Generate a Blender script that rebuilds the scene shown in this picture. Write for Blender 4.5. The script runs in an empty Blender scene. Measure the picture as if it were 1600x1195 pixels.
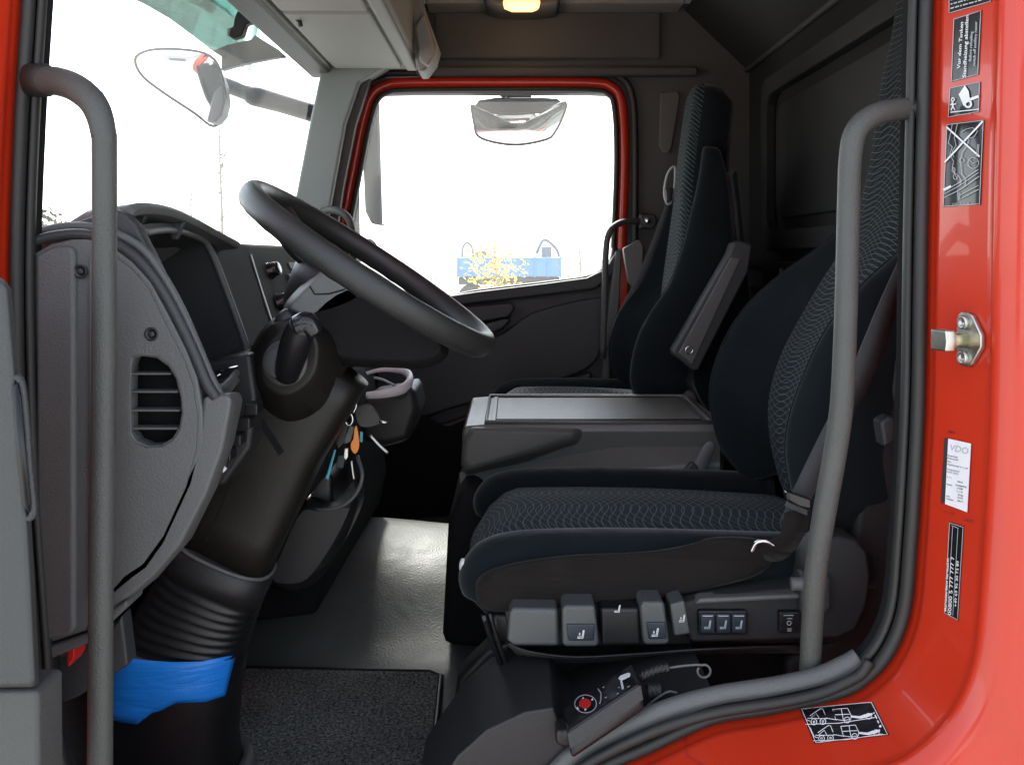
import bpy, bmesh, math, random
from mathutils import Vector, Matrix
from mathutils.bvhtree import BVHTree
from mathutils.geometry import tessellate_polygon
R = math.radians
random.seed(7)
scene = bpy.context.scene
# ------------------------------------------------------------------ camera, sky, sun, exposure
F = 1385.0            # focal length in photo pixels (1600 wide)
HX, HY, CZ = 800.0, 400.0, 2.0
cam_d = bpy.data.cameras.new('camera'); cam = bpy.data.objects.new('camera', cam_d)
scene.collection.objects.link(cam); scene.camera = cam
cam.location = (0, 0, CZ); cam.rotation_euler = (R(90), 0, 0)
cam_d.sensor_width = 36; cam_d.lens = 36 * F / 1600
cam_d.shift_y = -(597.5 - HY) / 1600
cam_d.clip_start = 0.05; cam_d.clip_end = 2000
SUN_EL, SUN_AZ = 50, 348      # azimuth clockwise from +Y: through the far window, slightly from the truck's front
w = bpy.data.worlds.new('World'); scene.world = w; w.use_nodes = True
nt = w.node_tree; bg = nt.nodes['Background']
sky = nt.nodes.new('ShaderNodeTexSky'); sky.sky_type = 'NISHITA'; sky.sun_disc = False
sky.sun_elevation = R(SUN_EL); sky.sun_rotation = R(SUN_AZ)
sky.air_density = 1.0; sky.dust_density = 1.0; sky.ozone_density = 1.0
hs = nt.nodes.new('ShaderNodeHueSaturation'); hs.inputs['Saturation'].default_value = 0.45
nt.links.new(sky.outputs[0], hs.inputs['Color']); nt.links.new(hs.outputs[0], bg.inputs['Color'])
bg.inputs['Strength'].default_value = 0.15
sl = bpy.data.lights.new('sun', 'SUN'); so = bpy.data.objects.new('sun', sl); scene.collection.objects.link(so)
sl.energy = 2.4; sl.angle = R(7); sl.color = (1, .96, .9)
a = R(SUN_AZ); e = R(SUN_EL)
sd = Vector((math.sin(a) * math.cos(e), math.cos(a) * math.cos(e), math.sin(e)))
so.rotation_euler = sd.to_track_quat('Z', 'Y').to_euler()
so.location = sd * 20
scene.view_settings.view_transform = 'Standard'; scene.view_settings.look = 'None'
scene.view_settings.exposure = 2.05; scene.view_settings.gamma = 1
scene.render.engine = 'CYCLES'
try:
    scene.cycles.use_denoising = True
    scene.cycles.max_bounces = 10; scene.cycles.diffuse_bounces = 5; scene.cycles.glossy_bounces = 4
    scene.cycles.transparent_max_bounces = 12; scene.cycles.caustics_reflective = False
    scene.cycles.sample_clamp_indirect = 6
except Exception: pass

# ------------------------------------------------------------------ materials
def mat(name, col, rough=.5, bump=0, bscale=400, metal=0, coat=0, spec=.5, vary=0, vscale=8, sheen=0, bdist=.001, fold=0, fscale=(14, 14, 14), specks=0):
    m = bpy.data.materials.new(name); m.use_nodes = True
    t = m.node_tree; b = t.nodes['Principled BSDF']
    b.inputs['Base Color'].default_value = (*col, 1); b.inputs['Roughness'].default_value = rough
    b.inputs['Metallic'].default_value = metal; b.inputs['Coat Weight'].default_value = coat
    b.inputs['Coat Roughness'].default_value = .04
    b.inputs['Specular IOR Level'].default_value = spec
    b.inputs['Sheen Weight'].default_value = sheen; b.inputs['Sheen Roughness'].default_value = .4
    tc = t.nodes.new('ShaderNodeTexCoord')
    if bump:
        n = t.nodes.new('ShaderNodeTexNoise'); n.inputs['Scale'].default_value = bscale; n.inputs['Detail'].default_value = 3
        bp = t.nodes.new('ShaderNodeBump'); bp.inputs['Strength'].default_value = bump; bp.inputs['Distance'].default_value = bdist
        t.links.new(tc.outputs['Object'], n.inputs['Vector']); t.links.new(n.outputs['Fac'], bp.inputs['Height'])
        t.links.new(bp.outputs[0], b.inputs['Normal'])
        if fold:
            mp_ = t.nodes.new('ShaderNodeMapping'); mp_.inputs['Scale'].default_value = fscale
            n3 = t.nodes.new('ShaderNodeTexNoise'); n3.inputs['Scale'].default_value = 1; n3.inputs['Detail'].default_value = 2; n3.inputs['Distortion'].default_value = .6
            b3 = t.nodes.new('ShaderNodeBump'); b3.inputs['Strength'].default_value = fold; b3.inputs['Distance'].default_value = .02
            t.links.new(tc.outputs['Object'], mp_.inputs[0]); t.links.new(mp_.outputs[0], n3.inputs[0])
            t.links.new(n3.outputs['Fac'], b3.inputs['Height']); t.links.new(b3.outputs[0], bp.inputs['Normal'])
    if vary:
        n = t.nodes.new('ShaderNodeTexNoise'); n.inputs['Scale'].default_value = vscale; n.inputs['Detail'].default_value = 6
        n.inputs['Roughness'].default_value = .65
        r = t.nodes.new('ShaderNodeMapRange'); r.inputs[3].default_value = 1 - vary; r.inputs[4].default_value = 1 + vary
        v = t.nodes.new('ShaderNodeHueSaturation'); v.inputs['Color'].default_value = (*col, 1)
        t.links.new(tc.outputs['Object'], n.inputs['Vector']); t.links.new(n.outputs['Fac'], r.inputs[0])
        t.links.new(r.outputs[0], v.inputs['Value']); last_ = v.outputs[0]
        if specks:      # dust and small scuffs
            n4 = t.nodes.new('ShaderNodeTexNoise'); n4.inputs['Scale'].default_value = 160; n4.inputs['Detail'].default_value = 8; n4.inputs['Roughness'].default_value = .75
            r4 = t.nodes.new('ShaderNodeMapRange'); r4.inputs[1].default_value = .66; r4.inputs[2].default_value = .72; r4.inputs[4].default_value = specks
            m4 = t.nodes.new('ShaderNodeMix'); m4.data_type = 'RGBA'; m4.inputs[7].default_value = (.2, .17, .13, 1)
            t.links.new(tc.outputs['Object'], n4.inputs[0]); t.links.new(n4.outputs['Fac'], r4.inputs[0]); t.links.new(r4.outputs[0], m4.inputs[0])
            t.links.new(last_, m4.inputs[6]); last_ = m4.outputs[2]
        t.links.new(last_, b.inputs['Base Color'])
        r2 = t.nodes.new('ShaderNodeMapRange'); r2.inputs[3].default_value = max(.02, rough - vary * .45); r2.inputs[4].default_value = min(1, rough + vary * .45)
        t.links.new(n.outputs['Fac'], r2.inputs[0]); t.links.new(r2.outputs[0], b.inputs['Roughness'])
    return m
M = {}
M['red'] = mat('red_paint', (.52, .030, .010), .3, coat=.4, spec=.4, vary=.12, vscale=9, specks=.35)
M['rubber'] = mat('rubber', (.022, .022, .020), .55, .3, 300, vary=.2, vscale=30)
M['trimgrey'] = mat('grey_plastic', (.098, .10, .098), .5, .8, 420, vary=.12, vscale=14)
M['trimlight'] = mat('light_grey_plastic', (.27, .27, .255), .6, .4, 700, vary=.08, vscale=9)
M['dash'] = mat('dash_plastic', (.032, .034, .036), .5, .8, 420, vary=.1, vscale=14)
M['mattdash'] = mat('matt_dash_plastic', (.013, .013, .014), .85, .6, 900, spec=.12, vary=.1, vscale=14)
M['mattdash2'] = mat('valance_plastic', (.026, .027, .028), .6, .6, 600, spec=.3, vary=.1)
M['dark'] = mat('dark_plastic', (.018, .018, .019), .45, .4, 700, vary=.12, vscale=14)
M['black'] = mat('black_plastic', (.008, .008, .009), .4, .2, 500)
M['void'] = mat('matt_black', (.010, .010, .0105), .85, spec=.15)
M['gloss'] = mat('gloss_black', (.01, .01, .012), .15)
M['column'] = mat('worn_column_plastic', (.012, .0108, .009), .42, spec=.35, bump=.3, bscale=500, vary=.4, vscale=7)
M['bar'] = mat('grab_bar_coating', (.068, .07, .064), .5, 1, 480, vary=.22, vscale=18)
M['wheel'] = mat('wheel_leather', (.028, .029, .028), .42, .6, 600, vary=.15, vscale=20)
M['tape'] = mat('blue_tape', (.014, .23, .78), .38, .4, 300, vary=.12, vscale=30, fold=.22, fscale=(8, 8, 60))
M['console'] = mat('console_plastic', (.125, .13, .12), .30, .9, 330, vary=.12, vscale=9)
M['floor'] = mat('rubber_floor', (.10, .108, .10), .5, spec=.35, bump=.9, bscale=260, vary=.5, vscale=6, specks=.3, fold=.3, fscale=(5, 6, 5))
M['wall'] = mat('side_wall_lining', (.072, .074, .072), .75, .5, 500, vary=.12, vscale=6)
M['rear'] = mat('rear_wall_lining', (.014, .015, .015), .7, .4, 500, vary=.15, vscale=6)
M['velour'] = mat('navy_velour', (.007, .0105, .0125), .9, .5, 900, spec=.1, sheen=.22, vary=.6, vscale=10, fold=.35, fscale=(9, 9, 9))
M['skirt'] = mat('brown_black_cloth', (.014, .012, .011), .9, .6, 1400, spec=.12, sheen=.08, vary=.5, vscale=16, fold=.7, fscale=(5, 10, 26))
M['belt'] = mat('belt_webbing', (.045, .048, .052), .7, .8, 1500)
M['chrome'] = mat('chrome', (.75, .75, .76), .18, metal=1)
M['steel'] = mat('zinc_steel', (.55, .55, .5), .35, .3, 90, metal=1, vary=.25, vscale=60)
M['mirror'] = mat('mirror_glass', (.9, .92, .92), .015, metal=1)
M['white'] = mat('white_print', (.8, .8, .8), .5)
M['decal'] = mat('black_decal', (.012, .012, .014), .22, coat=.3)
M['paper'] = mat('white_label', (.82, .82, .84), .45)
M['greyink'] = mat('grey_print', (.42, .45, .47), .5)
M['ink'] = mat('black_print', (.03, .03, .03), .5)
M['redbtn'] = mat('red_button', (.55, .015, .015), .3)
M['orange'] = mat('orange_plastic', (.8, .23, .01), .35)
M['cyan'] = mat('cyan_plastic', (.08, .38, .5), .35)
M['icon'] = mat('button_print', (.45, .5, .52), .5)
M['bluebtn'] = mat('dark_blue_button', (.018, .026, .038), .35, .2, 600)
M['greybtn'] = mat('grey_lever', (.07, .075, .075), .35, .5, 700)
M['concrete'] = mat('yard_concrete', (.42, .41, .38), .9, .5, 20, vary=.2, vscale=.6)
M['bluetruck'] = mat('blue_paint', (.10, .26, .58), .4, vary=.1)  # blue bleached so the colour itself carries the outdoor glare
M['whitepaint'] = mat('white_paint', (.75, .75, .74), .4)
M['bark'] = mat('bark', (.3, .26, .2), .9, .5, 40)
M['leafy'] = mat('yellow_leaves', (.78, .6, .12), .8, vary=.3, vscale=3)  # yellow lightened too, glare outside put into the leaf colour
M['leafg'] = mat('green_needles', (.06, .09, .03), .9, vary=.3, vscale=3)
M['leafb'] = mat('dry_leaves', (.38, .34, .22), .9, vary=.3, vscale=3)
def glassmat(name, tint, dust=0):
    m = bpy.data.materials.new(name); m.use_nodes = True; t = m.node_tree; t.nodes.clear()
    o = t.nodes.new('ShaderNodeOutputMaterial'); mx = t.nodes.new('ShaderNodeMixShader')
    tr = t.nodes.new('ShaderNodeBsdfTransparent'); tr.inputs[0].default_value = (*tint, 1)
    g = t.nodes.new('ShaderNodeBsdfGlossy'); g.inputs['Roughness'].default_value = .02
    fr = t.nodes.new('ShaderNodeFresnel'); fr.inputs[0].default_value = 1.06
    t.links.new(fr.outputs[0], mx.inputs[0]); t.links.new(tr.outputs[0], mx.inputs[1]); t.links.new(g.outputs[0], mx.inputs[2])
    if dust:        # road dust film, put in as a haze glare that fades the view
        d = t.nodes.new('ShaderNodeBsdfTranslucent'); d.inputs[0].default_value = (.8, .8, .76, 1)
        m2 = t.nodes.new('ShaderNodeMixShader'); n = t.nodes.new('ShaderNodeTexNoise'); n.inputs['Scale'].default_value = 6; n.inputs['Detail'].default_value = 8
        tc = t.nodes.new('ShaderNodeTexCoord'); rg = t.nodes.new('ShaderNodeMapRange'); rg.inputs[3].default_value = dust * .6; rg.inputs[4].default_value = dust * 1.4
        t.links.new(tc.outputs['Object'], n.inputs[0]); t.links.new(n.outputs['Fac'], rg.inputs[0]); t.links.new(rg.outputs[0], m2.inputs[0])
        t.links.new(mx.outputs[0], m2.inputs[1]); t.links.new(d.outputs[0], m2.inputs[2]); t.links.new(m2.outputs[0], o.inputs[0])
    else: t.links.new(mx.outputs[0], o.inputs[0])
    return m
M['glass'] = glassmat('window_glass', (.93, .96, .95), .09)
M['visor'] = glassmat('tinted_visor', (.24, .36, .31))
m = M['lamp'] = mat('lamp_lens', (.9, .6, .3), .4)
b = m.node_tree.nodes['Principled BSDF']; b.inputs['Emission Color'].default_value = (1, .50, .17, 1); b.inputs['Emission Strength'].default_value = 0.7

def carpet():
    m = mat('carpet', (.05, .052, .05), .95); t = m.node_tree; b = t.nodes['Principled BSDF']
    tc = t.nodes.new('ShaderNodeTexCoord'); n = t.nodes.new('ShaderNodeTexNoise'); n.inputs['Scale'].default_value = 170; n.inputs['Detail'].default_value = 5; n.inputs['Roughness'].default_value = .85
    n2 = t.nodes.new('ShaderNodeTexNoise'); n2.inputs['Scale'].default_value = 9
    cr = t.nodes.new('ShaderNodeValToRGB'); cr.color_ramp.elements[0].position = .42; cr.color_ramp.elements[0].color = (.018, .019, .019, 1)
    cr.color_ramp.elements[1].position = .62; cr.color_ramp.elements[1].color = (.42, .43, .40, 1)
    mx = t.nodes.new('ShaderNodeMix'); mx.data_type = 'RGBA'; mx.blend_type = 'MULTIPLY'; mx.inputs[0].default_value = .6
    t.links.new(tc.outputs['Object'], n.inputs[0]); t.links.new(tc.outputs['Object'], n2.inputs[0]); t.links.new(n.outputs[0], cr.inputs[0])
    t.links.new(cr.outputs[0], mx.inputs[6]); t.links.new(n2.outputs['Fac'], mx.inputs[7]); t.links.new(mx.outputs[2], b.inputs['Base Color'])
    bp = t.nodes.new('ShaderNodeBump'); bp.inputs['Strength'].default_value = 1; bp.inputs['Distance'].default_value = .003
    t.links.new(n.outputs[0], bp.inputs['Height']); t.links.new(bp.outputs[0], b.inputs['Normal'])
    return m
M['carpet'] = carpet()
def pattern(name, base, line, amp=1):
    """seat cloth: families of fine wavy light threads that cross to a net"""
    m = mat(name, base, .9, spec=.12, sheen=.05); t = m.node_tree; b = t.nodes['Principled BSDF']; N = t.nodes.new; L = t.links.new
    tc = N('ShaderNodeTexCoord'); sp = N('ShaderNodeSeparateXYZ'); L(tc.outputs['Object'], sp.inputs[0])
    def mth(op, a, b2=None):
        n = N('ShaderNodeMath'); n.operation = op
        for i, v in enumerate((a, b2)):
            if v is None: continue
            if isinstance(v, (int, float)): n.inputs[i].default_value = v
            else: L(v, n.inputs[i])
        return n.outputs[0]
    u = mth('ADD', sp.outputs[0], sp.outputs[2]); v = sp.outputs[1]
    def fam(k, f, ph, pitch, slant):
        s = mth('MULTIPLY', mth('SINE', mth('ADD', mth('MULTIPLY', v, f), ph)), k)
        x = mth('ADD', mth('ADD', u, s), mth('MULTIPLY', v, slant))
        s2 = mth('MULTIPLY', mth('SINE', mth('MULTIPLY', x, 19)), .006)
        x = mth('DIVIDE', mth('ADD', x, s2), pitch)
        return mth('GREATER_THAN', mth('ABSOLUTE', mth('SUBTRACT', mth('FRACT', x), .5)), .455)
    l1 = fam(.016, 30, 0, .0135, .10); l2 = fam(-.020, 30, .9, .0150, -.12)
    tot = mth('MAXIMUM', l1, mth('MULTIPLY', l2, .7))
    nz = N('ShaderNodeTexNoise'); nz.inputs['Scale'].default_value = 700; L(tc.outputs['Object'], nz.inputs[0])
    fac = mth('MULTIPLY', mth('MULTIPLY', tot, nz.outputs['Fac']), 1.5 * amp)
    mx = N('ShaderNodeMix'); mx.data_type = 'RGBA'; mx.inputs[6].default_value = (*base, 1); mx.inputs[7].default_value = (*line, 1)
    L(fac, mx.inputs[0]); L(mx.outputs[2], b.inputs['Base Color'])
    bp = N('ShaderNodeBump'); bp.inputs['Strength'].default_value = .6; bp.inputs['Distance'].default_value = .001
    L(mth('ADD', nz.outputs['Fac'], tot), bp.inputs['Height']); L(bp.outputs[0], b.inputs['Normal'])
    return m
M['cloth'] = pattern('seat_cloth', (.007, .012, .015), (.16, .195, .20))

# ------------------------------------------------------------------ helpers
def P(px, py, Y): return Vector(((px - HX) / F * Y, Y, CZ - (py - HY) / F * Y))
def ray(px, py): return Vector(((px - HX) / F, 1, -(py - HY) / F))
def catmull(pts, n=8, closed=False):
    pts = [Vector(p) for p in pts]; out = []; L = len(pts)
    rng = range(L) if closed else range(L - 1)
    for i in rng:
        p0 = pts[(i - 1) % L] if closed or i > 0 else pts[i] * 2 - pts[i + 1]
        p1 = pts[i]; p2 = pts[(i + 1) % L]
        p3 = pts[(i + 2) % L] if closed or i + 2 < L else pts[i + 1] * 2 - pts[i]
        for k in range(n):
            t = k / n
            out.append(.5 * ((2 * p1) + (p2 - p0) * t + (2 * p0 - 5 * p1 + 4 * p2 - p3) * t * t + (3 * p1 - p0 - 3 * p2 + p3) * t ** 3))
    if not closed: out.append(pts[-1])
    return out
def props(o, label=None, cat=None, group=None, kind=None):
    if label: o['label'] = label
    if cat: o['category'] = cat
    if group: o['group'] = group
    if kind: o['kind'] = kind
    return o
def empty(name, loc, label, cat, group=None):
    o = bpy.data.objects.new(name, None); scene.collection.objects.link(o); o.location = loc; o.empty_display_size = .05
    return props(o, label, cat, group)
def rootpos(p):
    v = Vector((0, 0, 0))
    while p is not None: v += p.location; p = p.parent
    return v
def mesh(name, vs, fs, m, parent=None, smooth=True, bevel=0, seg=2, sub=0, angle=35, solid=0):
    vs = [Vector(v) for v in vs]
    if parent is None:
        c = Vector((sum(v.x for v in vs) / len(vs), sum(v.y for v in vs) / len(vs), min(v.z for v in vs)))
    else: c = rootpos(parent)
    me = bpy.data.meshes.new(name); me.from_pydata([v - c for v in vs], [], fs)
    bm = bmesh.new(); bm.from_mesh(me); bmesh.ops.recalc_face_normals(bm, faces=bm.faces); bm.to_mesh(me); bm.free()
    me.materials.append(M[m] if isinstance(m, str) else m)
    for p in me.polygons: p.use_smooth = smooth
    o = bpy.data.objects.new(name, me); scene.collection.objects.link(o)
    if parent is None: o.location = c
    else: o.parent = parent
    if solid: md = o.modifiers.new('solid', 'SOLIDIFY'); md.thickness = solid; md.offset = 0
    if bevel:
        md = o.modifiers.new('bevel', 'BEVEL'); md.width = bevel; md.segments = seg; md.limit_method = 'ANGLE'; md.angle_limit = R(angle); md.harden_normals = False
        md = o.modifiers.new('wn', 'WEIGHTED_NORMAL'); md.keep_sharp = True
    if sub: md = o.modifiers.new('sub', 'SUBSURF'); md.levels = sub; md.render_levels = sub
    return o
def structure(o): return props(o, kind='structure')
def box(name, x0, x1, y0, y1, z0, z1, m, parent=None, bevel=.002, seg=2):
    v = [(x, y, z) for x in (x0, x1) for y in (y0, y1) for z in (z0, z1)]
    f = [(0, 1, 3, 2), (4, 6, 7, 5), (0, 4, 5, 1), (2, 3, 7, 6), (0, 2, 6, 4), (1, 5, 7, 3)]
    return mesh(name, v, f, m, parent, bevel=bevel, seg=seg)
def plate(name, outline, Y0, Y1, m, parent=None, bevel=.003, holes=(), sm=0, world=False, seg=2):
    """outline in photo pixels at depth Y0, extruded straight back to Y1"""
    def cv(o):
        if sm: o = [tuple(p) for p in catmull([Vector((*q, 0)) for q in o], sm, True)]
        return [Vector((q[0], 0, q[1])) if world else P(q[0], q[1], Y0) for q in o]
    loops = [cv(outline)] + [cv(h) for h in holes]
    vs = []; fs = []; flat = [v for l in loops for v in l]; n = len(flat)
    vs = [Vector((v.x, Y0, v.z)) for v in flat] + [Vector((v.x, Y1, v.z)) for v in flat]
    if holes:
        tri = tessellate_polygon([[Vector((v.x, v.z, 0)) for v in l] for l in loops])
        fs += [tuple(t) for t in tri] + [tuple(i + n for i in reversed(t)) for t in tri]
    else:
        fs += [tuple(range(n)), tuple(range(2 * n - 1, n - 1, -1))]
    s = 0
    for l in loops:
        k = len(l)
        for i in range(k): a_, b_ = s + i, s + (i + 1) % k; fs.append((a_, b_, b_ + n, a_ + n))
        s += k
    return mesh(name, vs, fs, m, parent, bevel=bevel, seg=seg, angle=50)
def tube(name, pts, r, m, parent=None, sides=16, n=6, closed=False, flat=1.0, capr=True, sm=True, ref=None):
    """round bar along points; r a number or one per point; flat squeezes the section along ref"""
    rs = r if isinstance(r, (list, tuple)) else [r] * len(pts)
    if sm:
        q = catmull([Vector((*Vector(p), rr)) for p, rr in zip(pts, rs)], n, closed)
        P3 = [Vector(v[:3]) for v in q]; rr = [v[3] for v in q]
    else: P3 = [Vector(p) for p in pts]; rr = rs
    L = len(P3); vs = []; fs = []
    up = Vector(ref) if ref else Vector((.13, .9, .31)).normalized()
    for i, p in enumerate(P3):
        t = (P3[(i + 1) % L] - P3[i - 1]) if closed else (P3[min(i + 1, L - 1)] - P3[max(i - 1, 0)])
        t.normalize(); a_ = up - t * up.dot(t); a_.normalize(); b_ = t.cross(a_)
        if not ref: up = a_
        for k in range(sides):
            an = 2 * math.pi * k / sides
            vs.append(p + (a_ * math.cos(an) * flat + b_ * math.sin(an)) * rr[i])
    for i in range(L if closed else L - 1):
        j = (i + 1) % L
        for k in range(sides):
            k2 = (k + 1) % sides; fs.append((i * sides + k, i * sides + k2, j * sides + k2, j * sides + k))
    if not closed: fs += [tuple(range(sides)), tuple(reversed(range((L - 1) * sides, L * sides)))]
    return mesh(name, vs, fs, m, parent)
def lathe(name, c, axis, prof, m, parent=None, sides=32):
    """prof: (distance along axis, radius)"""
    axis = Vector(axis).normalized(); q = Vector((0, 1, 0)) if abs(axis.y) < .9 else Vector((1, 0, 0))
    u = axis.cross(q).normalized(); v = axis.cross(u); vs = []; fs = []; c = Vector(c)
    for h, r in prof:
        for k in range(sides):
            an = 2 * math.pi * k / sides; vs.append(c + axis * h + (u * math.cos(an) + v * math.sin(an)) * r)
    n = len(prof)
    for i in range(n - 1):
        for k in range(sides):
            k2 = (k + 1) % sides; fs.append((i * sides + k, i * sides + k2, (i + 1) * sides + k2, (i + 1) * sides + k))
    fs += [tuple(range(sides)), tuple(reversed(range((n - 1) * sides, n * sides)))]
    return mesh(name, vs, fs, m, parent, bevel=0)
def loft(name, rings, m, parent=None, cap=True, sub=0, bevel=0):
    n = len(rings[0]); vs = [p for r_ in rings for p in r_]; fs = []
    for i in range(len(rings) - 1):
        for k in range(n): k2 = (k + 1) % n; fs.append((i * n + k, i * n + k2, (i + 1) * n + k2, (i + 1) * n + k))
    if cap: fs += [tuple(range(n)), tuple(reversed(range((len(rings) - 1) * n, len(rings) * n)))]
    return mesh(name, vs, fs, m, parent, sub=sub, bevel=bevel)
def frame(name, path, prof, m, parent=None, closed=True, n=6):
    """path: world (X,Z) points smoothed; prof: (outward offset, Y) points swept round it"""
    q = catmull([Vector((*p, 0)) for p in path], n, closed) if n else [Vector((*p, 0)) for p in path]
    L = len(q); area = sum(q[i].x * q[(i + 1) % L].y - q[(i + 1) % L].x * q[i].y for i in range(L))
    sgn = 1 if area > 0 else -1; vs = []; fs = []; k = len(prof)
    for i, p in enumerate(q):
        t = (q[(i + 1) % L] - q[i - 1]) if closed else (q[min(i + 1, L - 1)] - q[max(i - 1, 0)])
        t.normalize(); nrm = Vector((t.y, -t.x, 0)) * sgn
        for o_, y in prof: vs.append(Vector((p.x + nrm.x * o_, y, p.y + nrm.y * o_)))
    for i in range(L if closed else L - 1):
        j = (i + 1) % L
        for s in range(k - 1): fs.append((i * k + s, i * k + s + 1, j * k + s + 1, j * k + s))
    return mesh(name, vs, fs, m, parent)
def px2(path, Y): return [(lambda v: (v.x, v.z))(P(x, y, Y)) for x, y in path]
def ringprof(o, y, rx, ry, n=12):
    return [(o + rx * math.cos(2 * math.pi * k / n), y + ry * math.sin(2 * math.pi * k / n)) for k in range(n + 1)]
def bvh_of(o):
    mw = Matrix.Translation(rootpos(o)) if o.parent is not None else Matrix.Translation(o.location)
    return BVHTree.FromPolygons([mw @ v.co for v in o.data.vertices], [list(p.vertices) for p in o.data.polygons])
def surf(bvh, off):
    def f(px, py):
        d = ray(px, py).normalized(); h, nn, _, _ = bvh.ray_cast(Vector((0, 0, CZ)), d)
        if h is None: return P(px, py, 1.0)
        if nn.dot(d) > 0: nn = -nn
        return h + nn * off
    return f
def planeY(Y): return lambda px, py: P(px, py, Y)
def quadgrid(name, c, mapper, m, parent=None, n=6, k=12):
    """sheet with pixel corners tl, tr, br, bl laid on a surface"""
    vs = []; fs = []
    for j in range(k + 1):
        for i in range(n + 1):
            u, v = i / n, j / k
            x = (c[0][0] * (1 - u) + c[1][0] * u) * (1 - v) + (c[3][0] * (1 - u) + c[2][0] * u) * v
            y = (c[0][1] * (1 - u) + c[1][1] * u) * (1 - v) + (c[3][1] * (1 - u) + c[2][1] * u) * v
            vs.append(mapper(x, y))
    for j in range(k):
        for i in range(n): a_ = j * (n + 1) + i; fs.append((a_, a_ + 1, a_ + n + 2, a_ + n + 1))
    return mesh(name, vs, fs, m, parent)
def ink(name, lines, wd, mapper, m, parent=None, closed=False):
    """flat printed strokes, all of one print as one mesh"""
    vs = []; fs = []
    for ln in lines:
        ln = [Vector(p) for p in ln]
        # resample so that strokes follow curved surfaces
        q = []
        for a_, b_ in zip(ln, ln[1:]):
            k = max(1, int((b_ - a_).length / 8))
            q += [a_.lerp(b_, t / k) for t in range(k)]
        q.append(ln[-1]); s = len(vs)
        for i, p in enumerate(q):
            t = q[min(i + 1, len(q) - 1)] - q[max(i - 1, 0)]
            if t.length < 1e-6: t = Vector((1, 0))
            t.normalize(); nn = Vector((-t.y, t.x)) * wd / 2
            vs += [mapper(p.x + nn.x, p.y + nn.y), mapper(p.x - nn.x, p.y - nn.y)]
        for i in range(len(q) - 1): fs.append((s + 2 * i, s + 2 * i + 1, s + 2 * i + 3, s + 2 * i + 2))
    return mesh(name, vs, fs, m, parent, smooth=False)
def fill(name, polys, mapper, m, parent=None):
    vs = []; fs = []
    for p in polys:
        s = len(vs); vs += [mapper(*q) for q in p]
        fs += [tuple(s + i for i in t) for t in tessellate_polygon([[Vector((*q, 0)) for q in p]])]
    return mesh(name, vs, fs, m, parent, smooth=False)
def text(name, s, org, udir, size, mapper, m, parent=None, bold=0, width=None, vdir=None):
    cu = bpy.data.curves.new('t', 'FONT'); cu.body = s; cu.size = 1; cu.offset = bold; cu.resolution_u = 3
    o = bpy.data.objects.new('t', cu); me = o.to_mesh(); vs = [v.co.copy() for v in me.vertices]; fs = [tuple(p.vertices) for p in me.polygons]
    o.to_mesh_clear(); bpy.data.objects.remove(o); bpy.data.curves.remove(cu)
    u = Vector(udir).normalized(); v_ = Vector(vdir).normalized() if vdir else Vector((u.y, -u.x))
    mx = max((v.x for v in vs), default=1); sx = (width / mx) if width else size
    return mesh(name, [mapper(org[0] + u.x * v.x * sx + v_.x * v.y * size, org[1] + u.y * v.x * sx + v_.y * v.y * size) for v in vs], fs, m, parent, smooth=False)
def circ(cx, cy, r, n=14, ry=None): return [(cx + r * math.cos(2 * math.pi * k / n), cy + (ry or r) * math.sin(2 * math.pi * k / n)) for k in range(n + 1)]

# ------------------------------------------------------------------ outside ground
structure(mesh('ground', [(-400, -400, 0), (400, -400, 0), (400, 400, 0), (-400, 400, 0)], [(0, 1, 2, 3)], 'concrete'))

# ------------------------------------------------------------------ near door opening of the cab
OPEN = [(1456, -110), (1450, 0), (1445, 200), (1441, 400), (1438, 600), (1433, 720), (1425, 850), (1415, 950), (1390, 1015), (1352, 1058), (1305, 1083),
        (1200, 1107), (1110, 1123), (1015, 1166), (955, 1192), (880, 1228), (780, 1275), (650, 1310), (400, 1330), (200, 1310), (100, 1250), (62, 1130),
        (50, 1000), (30, 700), (24, 430), (31, 200), (43, 0), (50, -110), (120, -300), (400, -370), (1100, -370), (1390, -290)]
OP = px2(OPEN, 1.09)
body = empty('truck_cab_body', (.0, 1.0, 1.2), 'glossy red truck cab body around the open driver door, with sill and door pillar', 'truck cab')
jamb = frame('door_jamb', OP, [(-.010, 1.10), (-.004, 1.089), (.002, 1.087), (.005, 1.08), (.0065, 1.068), (.0035, 1.062), (.0045, 1.054), (.013, 1.03), (.019, 1.0), (.023, .985), (.0245, .975), (.023, .972), (.025, .968),
        (.031, .957), (.040, .951), (.052, .948), (.11, .945), (.118, .94), (.6, .94)], 'red', body, n=8)
JB = bvh_of(jamb); on = surf(JB, .0007); onp = surf(JB, .0014)
# creases and a seam across the sill like the photo
ink('sill_seam', [[(1056, 1128), (1070, 1146), (1074, 1180), (1100, 1196)]], 3, on, mat('seam_sealer', (.36, .018, .012), .4), body)
for k, (o_, y_, rx, ry) in enumerate([(-.006, 1.082, .0080, .010), (-.0185, 1.090, .0048, .008)]):
    s = frame('door_seal' if k == 0 else 'seal_lip', OP, ringprof(o_, y_, rx, ry), 'rubber', body, n=8)
frame('seal_groove', OP, [(-.002, 1.092), (-.020, 1.096), (-.0225, 1.10), (-.0225, 1.108)], 'void', body, n=8)
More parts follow.
